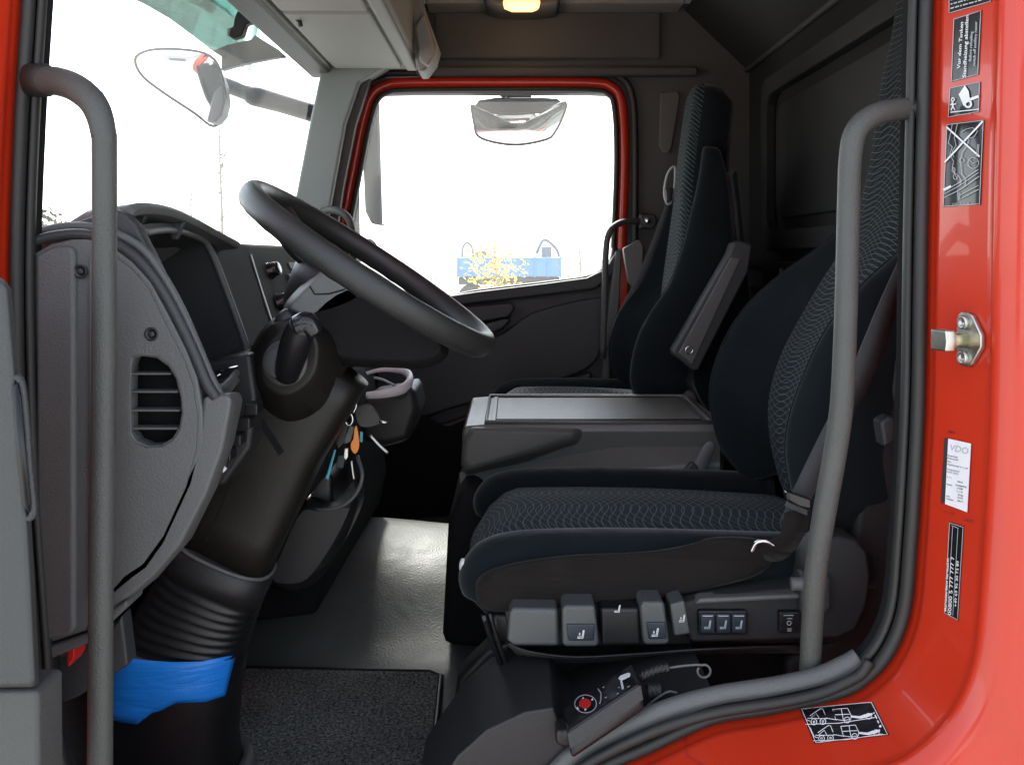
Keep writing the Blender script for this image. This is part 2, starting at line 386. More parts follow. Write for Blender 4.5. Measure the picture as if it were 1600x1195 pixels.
# ribbed rubber sill trim on the inside, ending in a cut end near the grab bar
SILL = [(1342, 1030), (1325, 1040), (1280, 1060), (1215, 1075), (1120, 1090), (1040, 1112), (960, 1146), (900, 1180), (850, 1225), (760, 1275)]
tube('sill_trim', [P(x + 0, y - 1, 1.095) for x, y in SILL], .0145, 'trimgrey', body, sides=14, flat=.8)
tube('sill_bead', [P(x + 4, y + 22, 1.075) for x, y in [(1355, 1010)] + SILL], .0065, 'rubber', body, sides=10)

# ------------------------------------------------------------------ shell of the cab
X0, X1, YF, ZF, ZR = -.74, .80, 3.0, 1.15, 2.85
structure(box('cab_ceiling', -.62, X1 + .1, 1.05, YF + .12, ZR, ZR + .05, 'wall', bevel=0))
def yz(name, outl, x0, x1, m, parent=None, holes=(), bevel=.003, sm=0):
    def cv(o): return [tuple(p)[:2] for p in catmull([Vector((*q, 0)) for q in o], sm, True)] if sm else list(o)
    loops = [cv(outline_) for outline_ in [outl] + list(holes)]
    flat = [v for l in loops for v in l]; n = len(flat)
    vs = [(x0, a_, b_) for a_, b_ in flat] + [(x1, a_, b_) for a_, b_ in flat]
    tri = tessellate_polygon([[Vector((*v, 0)) for v in l] for l in loops])
    fs = [tuple(t) for t in tri] + [tuple(i + n for i in reversed(t)) for t in tri]; s = 0
    for l in loops:
        k = len(l)
        for i in range(k): a_, b_ = s + i, s + (i + 1) % k; fs.append((a_, b_, b_ + n, a_ + n))
        s += k
    return mesh(name, vs, fs, m, parent, bevel=bevel, angle=50)
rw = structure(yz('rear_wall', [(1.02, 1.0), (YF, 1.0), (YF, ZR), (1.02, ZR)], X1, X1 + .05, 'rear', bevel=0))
PAN = [(1.45, 2.07), (1.40, 2.12), (1.40, 2.44), (1.45, 2.49), (2.62, 2.49), (2.69, 2.43), (2.70, 2.14), (2.64, 2.07)]
def rr(y0, y1, z0, z1, r, n=4):
    o = []
    for cy_, cz_, a0 in ((y1 - r, z1 - r, 0), (y0 + r, z1 - r, 90), (y0 + r, z0 + r, 180), (y1 - r, z0 + r, 270)):
        for k in range(n + 1): an = R(a0 + 90 * k / n); o.append((cy_ + r * math.cos(an), cz_ + r * math.sin(an)))
    return o
yz('window_recess_frame', rr(1.30, 2.75, 2.02, 2.54, .06), X1 - .03, X1, 'rear', rw, holes=[rr(1.36, 2.69, 2.075, 2.485, .06)], bevel=.012)
yz('blanking_panel', rr(1.40, 2.65, 2.11, 2.45, .05), X1 - .012, X1, 'rear', rw, bevel=.008)
yz('wall_rib', [(1.1, 1.78), (3.0, 1.78), (3.0, 1.90), (1.1, 1.90)], X1 - .035, X1, 'rear', rw, bevel=.015)
yz('shelf_rib', [(2.30, 1.96), (2.95, 1.96), (2.95, 1.985), (2.30, 1.985)], X1 - .05, X1, 'dark', rw, bevel=.008)
yz('wall_bracket', [(2.46, 1.83), (2.62, 1.83), (2.62, 1.97), (2.46, 1.97)], X1 - .06, X1, 'dark', rw, bevel=.008)
# sloping cove between rear wall and ceiling
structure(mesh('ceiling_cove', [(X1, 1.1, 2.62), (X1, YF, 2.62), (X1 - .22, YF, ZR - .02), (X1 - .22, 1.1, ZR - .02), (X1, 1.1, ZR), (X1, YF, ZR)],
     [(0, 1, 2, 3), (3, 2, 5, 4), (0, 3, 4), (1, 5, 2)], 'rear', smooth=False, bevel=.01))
tube('cove_bead', [(X1 - .01, 1.1, 2.625), (X1 - .01, YF, 2.625)], .008, 'wall', rw, sm=False)
# ---- floor, with the engine tunnel rising behind the driver's foot space
FP = [(1.05, 1.10), (1.10, 1.15), (1.79, 1.15), (1.87, 1.156), (1.93, 1.18), (1.98, 1.215), (2.04, 1.255), (2.12, 1.29), (2.22, 1.315), (2.30, 1.32), (2.345, 1.29), (2.37, 1.15), (3.0, 1.15)]
vs = []; fs = []; NX = 40
for i in range(NX + 1):
    x = -.95 + (X1 + .95) * i / NX
    for y, z in FP:
        r_ = max(0, -.66 - x) * 1.2           # footwell floor climbs to the bulkhead in front
        dz = .012 * math.sin(x * 9 + y * 5) * (1 if y > 1.85 else 0)
        vs.append((x, y, z + min(r_, .6) + dz))
k = len(FP)
for i in range(NX):
    for j in range(k - 1): fs.append((i * k + j, i * k + j + 1, (i + 1) * k + j + 1, (i + 1) * k + j))
fl = structure(mesh('cab_floor', vs, fs, 'floor', sub=1))
structure(box('bulkhead', -.99, -.95, 1.05, 3.0, 1.05, 1.98, 'dark', bevel=0))
for yb in (1.05, 2.97):
    structure(box('footwell_side', -.99, -.62, yb, yb + .03, 1.0, 1.95, 'dark', bevel=0))
structure(box('cab_underside', -.99, X1, 1.06, 3.08, 1.0, 1.03, 'void', bevel=0))

# ---- carpet mat
mt = empty('floor_mat', (-.2, 1.5, 1.16), 'dark grey flecked carpet mat with bound edge on the driver footwell floor', 'floor mat')
MATP = [(-.62, 1.17), (-.62, 1.80), (-.165, 1.785), (-.142, 1.765), (-.122, 1.20), (-.16, 1.17)]
def flatxy(name, o, z0, z1, m, parent=None, bevel=.003):
    n = len(o); vs = [(x, y, z1) for x, y in o] + [(x, y, z0) for x, y in o]
    fs = [tuple(range(n)), tuple(range(2 * n - 1, n - 1, -1))] + [(i, (i + 1) % n, (i + 1) % n + n, i + n) for i in range(n)]
    return mesh(name, vs, fs, m, parent, bevel=bevel)
flatxy('carpet', MATP, 1.156, 1.166, 'carpet', mt)
tube('bound_edge', [(x, y, 1.163) for x, y in MATP], .0065, 'black', mt, sides=8, closed=True, sm=False)
# tufts
vs = []; fs = []
for i in range(5200):
    x = random.uniform(-.6, -.14); y = random.uniform(1.2, 1.77); h = random.uniform(.002, .006); an = random.uniform(0, 6.28); w_ = .0016
    s = len(vs); dx, dy = w_ * math.cos(an), w_ * math.sin(an); lx, ly = random.uniform(-.004, .004), random.uniform(-.004, .004)
    vs += [(x - dx, y - dy, 1.1655), (x + dx, y + dy, 1.1655), (x + lx, y + ly, 1.166 + h)]; fs.append((s, s + 1, s + 2))
props(mesh('carpet_pile', vs, fs, 'carpet', mt, smooth=False), kind='stuff')

vs = []; fs = []
for i in range(260):
    x = random.uniform(-.5, .0); y = random.choice((random.uniform(1.2, 1.85), random.uniform(1.2, 1.5))); z = 1.168 if (x < -.13 and y < 1.78) else 1.151; g = random.uniform(.0006, .0022); s0 = len(vs)
    vs += [(x - g, y - g, z), (x + g, y - g * .6, z), (x + g * .3, y + g, z), (x, y, z + g * 1.3)]; fs += [(s0, s0 + 1, s0 + 3), (s0 + 1, s0 + 2, s0 + 3), (s0 + 2, s0, s0 + 3)]
props(mesh('floor_grit', vs, fs, 'bark', None, smooth=False), 'fine pale grit scattered over the floor and mat', 'grit', kind='stuff')
# ------------------------------------------------------------------ far side: wall with passenger door
HOLE = [(545, 400), (600, 452), (690, 462), (750, 453), (850, 441), (915, 432), (943, 419), (957, 395), (962, 300), (963, 180), (957, 155), (940, 146), (800, 145), (610, 146), (592, 152), (580, 175), (560, 280)]
HOLE_S = [tuple(p)[:2] for p in catmull([Vector((*q, 0)) for q in HOLE], 4, True)]
hw = px2(HOLE_S, YF)
pd = empty('passenger_door', (0, YF, 1.3), 'closed far passenger door with dark trim below its bright window and red window frame', 'door')
plate('door_panel', [(-.88, 1.0), (-.88, 1.78), (-.66, 2.0), (-.55, 2.6), (.42, 2.62), (.44, 2.0), (.40, 1.6), (.36, 1.0)], YF, YF + .06, 'dash', pd, bevel=.004, holes=[hw], world=True)
plate('outer_skin', [(-.88, .9), (-.88, 1.70), (.46, 1.70), (.46, .9)], YF + .062, YF + .075, 'red', pd, bevel=.004, world=True)
gl = mesh('window_pane', [Vector((x, YF + .04, z)) for x, z in hw], [tuple(t) for t in tessellate_polygon([[Vector((x, z, 0)) for x, z in hw]])], 'glass', pd, smooth=False)
REDP = [(519, 430), (535, 350), (552, 265), (566, 195), (580, 152), (602, 135), (640, 130), (800, 129), (925, 130), (957, 139), (971, 165), (975, 250), (970, 388)]
frame('red_window_frame', px2(REDP, YF), [(-.019, YF), (-.017, YF - .016), (-.005, YF - .024), (.008, YF - .022), (.017, YF - .012), (.018, YF)], 'red', pd, closed=False)
frame('inner_gasket', px2(REDP, YF), ringprof(-.027, YF - .012, .009, .016), 'rubber', pd, closed=False)
frame('window_rubber', hw, ringprof(0.004, YF - .004, .008, .012, 8), 'rubber', pd, n=0)
sideY = YF - .01
SEALP = [(478, 520), (500, 430), (520, 330), (537, 250), (550, 185), (563, 140), (590, 120), (640, 116), (800, 115), (930, 116), (968, 124), (986, 150), (991, 220), (990, 400), (985, 500), (965, 600), (955, 700)]
sw = empty('far_side_wall', (0, YF, 1.3), 'grey lined cab side wall around the far passenger door', 'wall lining')
o_ = px2(SEALP, YF)
loops = [(-.99, .98), (-.99, 1.95), (-.745, 1.97), (-.60, 2.61), (-.60, ZR), (X1 + .04, ZR), (X1 + .04, .98)]
hole2 = [tuple(p)[:2] for p in catmull([Vector((*q, 0)) for q in o_], 4)] + [(.30, 1.05), (-.90, 1.05), (-.90, 1.80)]
plate('wall_panel', loops, sideY, sideY + .07, 'wall', sw, holes=[hole2], bevel=.006, world=True)
frame('wall_seal', o_, ringprof(0, sideY - .006, .012, .016), 'rubber', sw, closed=False)
# upper recessed storage band above the far door, ledge line
box('upper_ledge', -.32, .62, YF - .055, YF - .012, 2.60, 2.63, 'wall', sw, bevel=.01)
box('upper_panel', -.26, .50, YF - .035, YF - .012, 2.66, 2.82, 'wall', sw, bevel=.012)
box('roof_edge_trim', -.28, .56, YF - .14, YF - .02, 2.815, 2.848, 'trimlight', sw, bevel=.008)
plate('pillar_cover', [(1032, 145), (1058, 142), (1063, 150), (1050, 230), (1045, 240), (1036, 238), (1030, 228)], sideY - .012, sideY, 'trimgrey', sw, bevel=.004)
# door trim relief
plate('window_sill_trim', [(620, 470), (690, 464), (750, 455), (850, 443), (917, 434), (947, 420), (961, 396), (968, 398), (958, 430), (930, 452), (850, 462), (690, 480), (620, 492)], YF - .035, YF, 'dash', pd, bevel=.008)
plate('arm_ledge', [(560, 500), (690, 483), (800, 473), (805, 482), (795, 496), (700, 512), (560, 525)], YF - .05, YF, 'dash', pd, bevel=.008)
plate('door_pull', [(700, 520), (790, 497), (800, 500), (785, 515), (745, 530), (700, 545)], YF - .05, YF, 'dark', pd, bevel=.008)
plate('trim_bulge', [(560, 560), (760, 530), (830, 490), (930, 465), (945, 480), (942, 540), (920, 575), (860, 598), (700, 640), (560, 680)], YF - .028, YF, 'dash', pd, bevel=.016, sm=4, seg=4)
plate('door_pocket', [(560, 690), (700, 660), (870, 600), (925, 580), (930, 640), (920, 760), (560, 800)], YF - .045, YF, 'dark', pd, bevel=.012)
plate('trim_edge', [(962, 392), (972, 390), (968, 480), (955, 560), (950, 640), (938, 640), (946, 520)], YF - .04, YF, 'trimgrey', pd, bevel=.006)
# red strip of the door pillar below the frame
plate('red_pillar_strip', [(966, 386), (984, 384), (980, 470), (972, 540), (966, 540)], YF - .02, YF - .01, 'red', sw, bevel=.003)

plate('footwell_shade_panel', [(500, 640), (640, 640), (700, 668), (760, 640), (800, 625), (1000, 620), (1000, 900), (500, 900)], 2.88, 2.90, 'void', pd, bevel=.01)  # black sheet standing in for the shade of the far footwell
# far grab bar
g2 = empty('passenger_grab_rail', P(960, 450, 2.88), 'thin grey grab handle bolted beside the far passenger door behind the window', 'grab handle')
tube('handle_bar', [P(1012, 346, 2.93), P(990, 346, 2.90), P(968, 349, 2.87), P(953, 362, 2.85), P(947, 390, 2.85), P(945, 460, 2.85), P(942, 560, 2.86)], .0105, 'bar', g2)
plate('mount_bracket', [(1000, 334), (1024, 334), (1028, 346), (1022, 358), (1000, 358)], 2.90, 2.94, 'dark', g2, bevel=.006)
lathe('bolt', P(1012, 345, 2.897), (0, -1, 0), [(0, .010), (.004, .010), (.006, .006), (.006, 0.001)], 'chrome', g2, 14)
g3 = empty('pillar_grab_rail', P(530, 350, 2.75), 'small curved grab handle on the windscreen pillar behind the steering wheel', 'grab handle')
tube('handle_bar', [P(505, 330, 2.85), P(520, 328, 2.80), P(538, 335, 2.78), P(548, 350, 2.78), P(552, 380, 2.8), P(552, 420, 2.85)], .012, 'bar', g3)

# ------------------------------------------------------------------ far A pillar, header and windscreen
pil = empty('windscreen_pillar', P(480, 380, 2.85), 'pale grey windscreen pillar between windscreen and far door window', 'pillar')
def quadbar(name, secs, m, parent, bevel=.01):
    return loft(name, [[Vector(p) for p in s] for s in secs], m, parent, bevel=bevel)
def prow(pts, Y, d): a_ = [P(x, y, Y) for x, y in pts]; return a_ + [p + Vector((-.01, d, 0)) for p in reversed(a_)]
quadbar('pillar_cover', [prow([(438, 400), (480, 402), (502, 404)], 2.86, .1), prow([(463, 300), (500, 302), (520, 304)], 2.86, .1),
    prow([(484, 190), (518, 192), (540, 194)], 2.86, .1), prow([(499, 120), (530, 124), (562, 128)], 2.86, .1), prow([(494, 88), (545, 92), (610, 100)], 2.86, .1)], mat('pillar_fabric', (.31, .335, .32), .7, .5, 700, vary=.06), pil)
quadbar('pillar_edge', [prow([(490, 440), (515, 440)], 2.90, .1), prow([(518, 290), (536, 295)], 2.90, .1), prow([(538, 190), (556, 195)], 2.90, .1), prow([(556, 126), (580, 120)], 2.90, .1)], 'trimgrey', pil, bevel=.005)
# header over windscreen: overhead storage with lids
oh = empty('overhead_console', (-.45, 2.0, 2.6), 'pale grey overhead storage console with two closed lids above the windscreen', 'overhead console')
box('console_shell', -.64, -.30, 1.14, 2.93, 2.612, 2.845, 'trimlight', oh, bevel=.02, seg=4)
box('windscreen_header', -.668, -.585, 1.14, 2.95, 2.59, 2.84, 'trimgrey', oh, bevel=.012, seg=3)
M['lid'] = mat('lid_plastic', (.33, .33, .305), .6, .4, 700, vary=.05)
def lid(name, x0, x1, y0, y1):
    return box(name, x0, x1, y0, y1, 2.597, 2.617, 'lid', oh, bevel=.009, seg=4)
lid('storage_lid', -.568, -.352, 2.19, 2.83); lid('storage_lid', -.568, -.352, 1.50, 2.17); lid('header_strip', -.64, -.582, 1.5, 2.86)
lid('edge_strip', -.342, -.305, 1.5, 2.87)
tube('lid_catch', [P(461, 28, 2.25), P(468, 34, 2.25), P(470, 42, 2.25)], .006, 'dark', oh, sides=8)
# end cheek of the console
plate('console_end', [(640, 60), (652, 112), (664, 110), (678, 92), (684, 70), (662, 10), (650, -40), (620, -40)], 2.72, 2.86, 'trimlight', oh, bevel=.012, seg=3)
plate('end_cover', [(648, 40), (655, 95), (668, 104), (678, 88), (676, 66), (662, 20)], 2.69, 2.72, 'lid', oh, bevel=.008)
# windscreen glass
ws = empty('windscreen', (-.75, 2.0, 2.0), 'large windscreen, blown out white, beyond the steering wheel', 'windscreen')
vs = []; fs = []
for i in range(13):
    y = 1.1 + 1.86 * i / 12; bow = .16 * (1 - ((y - 2.03) / .93) ** 2)
    vs += [(-.77 - bow, y, 1.94), (-.66 - bow * .55, y, 2.63)]
for i in range(12): fs.append((2 * i, 2 * i + 1, 2 * i + 3, 2 * i + 2))
mesh('glass_pane', vs, fs, 'glass', ws)
tube('lower_rubber', [vs[2 * i] for i in range(13)], .012, 'rubber', ws, sides=8)
# sun visor outside
vz = empty('outer_sun_visor', (-.85, 2.2, 2.6), 'green tinted translucent sun visor outside the top of the windscreen', 'sun visor')
vvs = []
for i in range(13):
    y = 1.2 + 1.72 * i / 12; b_ = .05 * (1 - ((y - 2.05) / .9) ** 2); vvs += [(-.86 - b_, y, 2.615 + .012 * math.sin(i)), (-.80 - b_, y, 2.95)]
mesh('visor_sheet', vvs, [(2 * i, 2 * i + 1, 2 * i + 3, 2 * i + 2) for i in range(12)], 'visor', vz, solid=.004)
plate('visor_end_bracket', [(345, 72), (372, 66), (392, 62), (398, 54), (410, 62), (436, 78), (446, 88), (420, 92), (380, 100), (345, 110)], 2.72, 2.75, 'dark', vz, bevel=.004)
plate('visor_mount', [(372, 14), (384, 8), (398, 22), (400, 32), (384, 38), (378, 56), (364, 60), (354, 56), (354, 44), (364, 42), (366, 28)], 2.35, 2.38, 'black', vz, bevel=.004)

# front mirrors outside the windscreen
fm = empty('front_mirror', P(290, 130, 2.9), 'convex front mirror hanging outside the windscreen on a dark arm', 'mirror')
tube('mirror_arm', [P(340, 128, 3.0), P(372, 140, 3.05), P(392, 147, 3.05), P(398, 150, 3.05), P(440, 162, 3.1), P(500, 180, 3.15)], [.026, .027, .03, .036, .034, .034], 'dark', fm)
MIRP = [(214, 98), (222, 86), (250, 80), (300, 82), (330, 88), (346, 110), (349, 150), (345, 175), (332, 190), (316, 194), (325, 165), (332, 140), (318, 126), (270, 118), (225, 114)]
vs = []
lower = [(216, 108), (250, 150), (300, 188), (330, 190)]
plate('mirror_housing', [(322, 190), (330, 160), (337, 130), (340, 112), (348, 130), (351, 160), (346, 180), (335, 192)], 2.88, 2.95, 'trimgrey', fm, bevel=.006)
FG = [(214, 100), (222, 88), (250, 81), (300, 82), (332, 90), (345, 112), (346, 150), (338, 178), (328, 188), (314, 190), (292, 172), (250, 143), (222, 120)]
FGs = [tuple(p)[:2] for p in catmull([Vector((*q, 0)) for q in FG], 3, True)]
def bulged(name, cen, rim, depth, tilt, parent):
    """convex mirror glass over a real outline, tilted downwards"""
    vv = [cen]; ff = []; n_ = len(rim)
    for k in range(1, 5):
        for e_ in rim:
            f_ = k / 4; p = cen.lerp(e_, f_); p.y = cen.y + depth * f_ * f_ - (p.z - cen.z) * tilt; vv.append(p)
    for j in range(n_): ff.append((0, 1 + j, 1 + (j + 1) % n_))
    for k in range(3):
        for j in range(n_): a_ = 1 + k * n_; ff.append((a_ + j, a_ + (j + 1) % n_, a_ + n_ + (j + 1) % n_, a_ + n_ + j))
    mesh(name, vv, ff, 'mirror', parent)
    back_ = [p + Vector((0, .012, 0)) for p in vv[1 + 3 * n_:]]
    mesh('mirror_back', vv[1 + 3 * n_:] + back_, [tuple(range(n_, 2 * n_))] + [(j, (j + 1) % n_, (j + 1) % n_ + n_, j + n_) for j in range(n_)], 'trimgrey', parent)
    tube('mirror_rim', vv[1 + 3 * n_:], .0045, 'rubber', parent, sides=6, closed=True, sm=False)
bulged('mirror_glass', P(285, 118, 2.84), [P(x, y, 2.86) for x, y in FGs], .03, .55, fm)
# kerb mirror over the far door
km = empty('kerb_mirror', P(810, 180, 3.2), 'wide kerb mirror hanging outside the top of the far door window', 'mirror')
plate('mirror_arm', [(792, 140), (830, 140), (832, 168), (840, 182), (780, 182), (790, 166)], 3.20, 3.27, 'black', km, bevel=.01)
plate('mirror_mount', [(768, 138), (796, 138), (794, 148), (786, 152), (780, 147), (768, 146)], 3.16, 3.2, 'black', km, bevel=.004)
plate('mirror_housing', [(739, 168), (748, 156), (775, 152), (850, 152), (872, 154), (882, 164), (870, 176), (840, 186), (800, 190), (765, 184), (745, 176)], 3.16, 3.26, mat('mirror_shell', (.035, .036, .038), .7, spec=.2), km, bevel=.01)
GP = [(738, 168), (752, 176), (800, 181), (850, 176), (882, 164), (880, 182), (868, 205), (855, 216), (810, 224), (770, 220), (746, 211), (741, 195)]
GPs = [tuple(p)[:2] for p in catmull([Vector((*q, 0)) for q in GP], 3, True)]
bulged('mirror_glass', P(810, 198, 3.15), [P(x, y, 3.18) for x, y in GPs], .035, .75, km)
# far door mirror
dm = empty('door_mirror', P(580, 260, 3.3), 'tall grey door mirror outside the far door window, seen from its edge', 'mirror')
plate('mirror_housing', [(572, 190), (578, 165), (590, 158), (592, 250), (596, 352), (580, 350), (570, 330), (567, 260)], 3.28, 3.40, mat('mirror_housing_grey', (.05, .055, .055), .7, .4, 500, spec=.2), dm, bevel=.008)
mesh('mirror_glass', [P(592, 164, 3.29), P(632, 160, 3.44), P(634, 358, 3.44), P(597, 350, 3.29)], [(0, 1, 2, 3)], 'mirror', dm, smooth=False, solid=.004)
tube('mirror_bracket', [P(560, 240, 3.3), P(556, 300, 3.3), P(558, 420, 3.3), P(556, 470, 3.2)], .014, 'black', dm)
tube('mirror_foot', [P(565, 400, 3.25), P(578, 385, 3.2), P(583, 380, 3.2)], .025, 'black', dm)

# ------------------------------------------------------------------ cab lamp
lp = empty('cab_lamp', P(815, 2, 2.75), 'glowing warm interior lamp under the roof edge', 'lamp')
plate('lamp_housing', [(755, -6), (878, -6), (872, 5), (842, 9), (782, 9), (762, 3)], 2.78, 2.95, 'trimgrey', lp, bevel=.006)
plate('lamp_lens', [(785, 0), (845, 0), (842, 10), (832, 14), (800, 14), (788, 9)], 2.755, 2.80, 'lamp', lp, bevel=.006)
pl = bpy.data.lights.new('cab_lamp_light', 'POINT'); pl.energy = 0.12; pl.color = (1, .6, .28); pl.shadow_soft_size = .03
plo = bpy.data.objects.new('cab_lamp_light', pl); scene.collection.objects.link(plo); plo.parent = lp
plo.location = P(815, 24, 2.72) - lp.location

# ------------------------------------------------------------------ dashboard
da = empty('dashboard', (-.5, 2.0, 1.5), 'dark plastic dashboard with instrument hood, seen end-on from the driver door', 'dashboard')
def dsec(Y, Fx, T, B, K):
    return [Vector((Fx, Y, T[1] - .03)), Vector((Fx, Y, T[1] - .015)), Vector((T[0] - .06, Y, T[1] + .006)), Vector((T[0], Y, T[1])), Vector((T[0] * .5 + B[0] * .5 + .002, Y, T[1] * .5 + B[1] * .5)), Vector((B[0], Y, B[1])),
            Vector((B[0] + .01, Y, B[1] - .02)), Vector((K[0], Y, K[1] + .1)), Vector((K[0] - .02, Y, K[1])), Vector((K[0] - .2, Y, K[1] - .02)), Vector((Fx, Y, K[1]))]
db = loft('dash_body', [dsec(1.47, -.90, (-.505, 2.035), (-.43, 1.83), (-.42, 1.62)), dsec(1.62, -.90, (-.535, 2.03), (-.45, 1.835), (-.43, 1.58)), dsec(1.9, -.92, (-.56, 2.022), (-.50, 1.86), (-.42, 1.55)),
        dsec(2.3, -.92, (-.565, 2.022), (-.48, 1.86), (-.42, 1.5)), dsec(2.93, -.92, (-.56, 2.02), (-.48, 1.86), (-.44, 1.5))], 'mattdash', da, bevel=.006)
DB = bvh_of(db); od = surf(DB, .0012)
# bulky centre section in front of the tunnel
loft('centre_lower', [dsec(1.72, -.9, (-.46, 1.84), (-.40, 1.76), (-.36, 1.30)), dsec(2.35, -.9, (-.46, 1.84), (-.38, 1.76), (-.33, 1.34))], 'void', da, bevel=.02)
# instrument pod: cheek, hood, bezel, recess
T1, B1, T2, B2 = Vector((-.485, 1.135, 2.043)), Vector((-.379, 1.135, 1.822)), Vector((-.505, 1.47, 2.033)), Vector((-.432, 1.47, 1.83))
plate('pod_cheek', [(40, 372), (100, 352), (178, 326), (196, 334), (212, 350), (240, 405), (276, 480), (318, 570), (338, 622), (322, 700), (200, 760), (40, 700)], 1.125, 1.15, 'dash', da, bevel=.005)
hood_c = [(184, 338, 1.14), (196, 325, 1.15), (222, 321, 1.19), (262, 328, 1.27), (300, 345, 1.37), (335, 364, 1.46), (362, 378, 1.54)]
fr = [P(*c) for c in hood_c]
loft('instrument_hood', [[p + Vector(q) for q in ((.006, 0, .004), (.016, 0, -.002), (.012, 0, -.012), (-.02, 0, -.016), (-.13, 0, -.075), (-.14, 0, -.06), (-.05, 0, -.004))] for p in catmull(fr, 4)], M['trimgrey'], da, bevel=.003)
back = Vector((-.085, 0, -.03))
def fp(u, v): return T1.lerp(T2, u).lerp(B1.lerp(B2, u), v)
recs = [(.04, .12), (.10, .05), (.5, .0), (.86, .03), (.95, .1), (.985, .3), (.99, .8), (.96, .92), (.9, .97), (.3, 1.0), (.08, .98), (.03, .9)]
rs_ = [fp(u, v) for u, v in recs]; rs_ = catmull(rs_, 3, True)
tube('bezel', rs_, .0055, 'trimgrey', da, sides=10, closed=True, sm=False)
loft('cluster_recess', [rs_, [p + back * .5 for p in rs_], [p + back for p in rs_]], M['mattdash2'], da, cap=False)
mesh('cluster_glass', [p + back * .98 for p in rs_], [tuple(range(len(rs_)))], mat('cluster_screen', (.02, .018, .022), .25), da, smooth=False)
M['bezelg'] = mat('bezel_grey', (.11, .112, .11), .5, .5, 800)
ob = [fp(u, v) for u, v in [(-.01, -.02), (.5, -.05), (1.0, -.03), (1.02, .3), (1.03, .95), (1.0, 1.07), (.5, 1.09), (-.01, 1.06)]]
ob = catmull(ob, 5, True)
# face plate between bezel and outer edge
na, nb = len(ob), len(rs_)
obr = []
for p in rs_:
    c_ = (T1 + T2 + B1 + B2) / 4; d_ = (p - c_); obr.append(c_ + d_ * 1.10 + Vector((.001, 0, -.001)))
loft('bezel_face', [rs_, obr, [p + Vector((-.03, 0, -.015)) for p in obr]], M['bezelg'], da, cap=False)
for x_, y_ in ((212, 352), (272, 362)):
    h_ = P(x_, y_, 1.20 if x_ < 240 else 1.3)
    mesh('hood_clip', [h_ + Vector(v) for v in ((-.012, 0, .014), (.014, 0, .014), (.004, 0, -.012), (-.004, 0, -.012), (-.012, .01, .014), (.014, .01, .014), (.004, .01, -.012), (-.004, .01, -.012))],
         [(0, 1, 2, 3), (7, 6, 5, 4), (0, 4, 5, 1), (1, 5, 6, 2), (2, 6, 7, 3), (3, 7, 4, 0)], 'dash', da, bevel=.002)
# centre stack with knobs, switch rows and a red hazard switch
quadgrid('stack_panel', [(394, 402), (500, 398), (520, 520), (428, 505)], od, 'mattdash', da)
def knob(px, py, r, m='gloss', parent=None, depth=.022):
    p = od(px, py); ax = Vector((.92, -.15, .33)).normalized()
    kb = lathe('control_knob', p, ax, [(0, r * 1.15), (.004, r * 1.15), (.005, r), (depth, r * .9), (depth + .002, r * .75), (depth + .002, .001)], m, parent or da, 20)
    return kb
for kx, ky, kr in ((420, 424, .017), (434, 473, .017), (486, 404, .010)):
    kb = knob(kx, ky, kr)
    p = od(kx, ky) + Vector((.92, -.15, .33)).normalized() * .026
    lathe('knob_ring', p - Vector((.92, -.15, .33)).normalized() * .004, (.92, -.15, .33), [(0, kr * .92), (.0012, kr * .92), (.0012, kr * .86)], 'dash', kb, 20)
for i, yy in enumerate((412, 430, 446)):
    quadgrid('switch_row', [(446, yy), (494, yy - 1), (498, yy + 9), (450, yy + 10)], surf(DB, .008), 'mattdash2', da, 2, 2)
quadgrid('hazard_switch', [(455, 452), (468, 450), (470, 460), (458, 462)], surf(DB, .011), 'redbtn', da, 2, 2)
ink('stack_edge', [[(391, 398), (407, 450), (425, 505)]], 2, surf(DB, .002), 'trimgrey', da)
# lower vent blades right of the cheek (thin bright lines)
for yy, x0_, x1_ in ((577, 337, 372), (590, 330, 345), (589, 352, 366), (602, 322, 352)):
    tube('vent_blade', [P(x0_, yy + 4, 1.3), P(x1_, yy - 6, 1.3)], .0018, 'chrome', da, sides=6, sm=False)
plate('vent_housing', [(300, 570), (392, 552), (400, 620), (392, 700), (350, 760), (300, 760)], 1.31, 1.5, 'dark', da, bevel=.008)
# end trim of the lower dash and wiring behind it
loft('lower_end_trim', [[P(x, y, Y) for x, y in pts] for Y, pts in ((1.095, [(318, 620), (356, 616), (362, 625), (348, 700), (322, 772), (282, 850), (240, 900), (190, 940), (172, 960), (160, 930), (250, 830), (310, 700)]),
     (1.12, [(320, 618), (362, 612), (370, 625), (358, 700), (332, 772), (290, 850), (248, 900), (196, 944), (172, 962), (160, 930), (250, 830), (310, 700)]),
     (1.22, [(330, 616), (375, 612), (380, 625), (366, 690), (340, 760), (300, 840), (256, 890), (206, 934), (182, 952), (170, 920), (260, 820), (320, 690)]))], 'trimgrey', da, bevel=.006)
for (x_, y_) in ((392, 640), (380, 662), (366, 688), (350, 712)):
    box('wiring_clip', *(lambda p: (p.x - .009, p.x + .009, 1.25, 1.28, p.z - .008, p.z + .008))(P(x_, y_, 1.25)), 'black', da, bevel=.002)
tube('white_cable_tie', [P(328, 745, 1.2), P(342, 728, 1.2), P(352, 735, 1.2)], .004, 'white', da, sides=8)
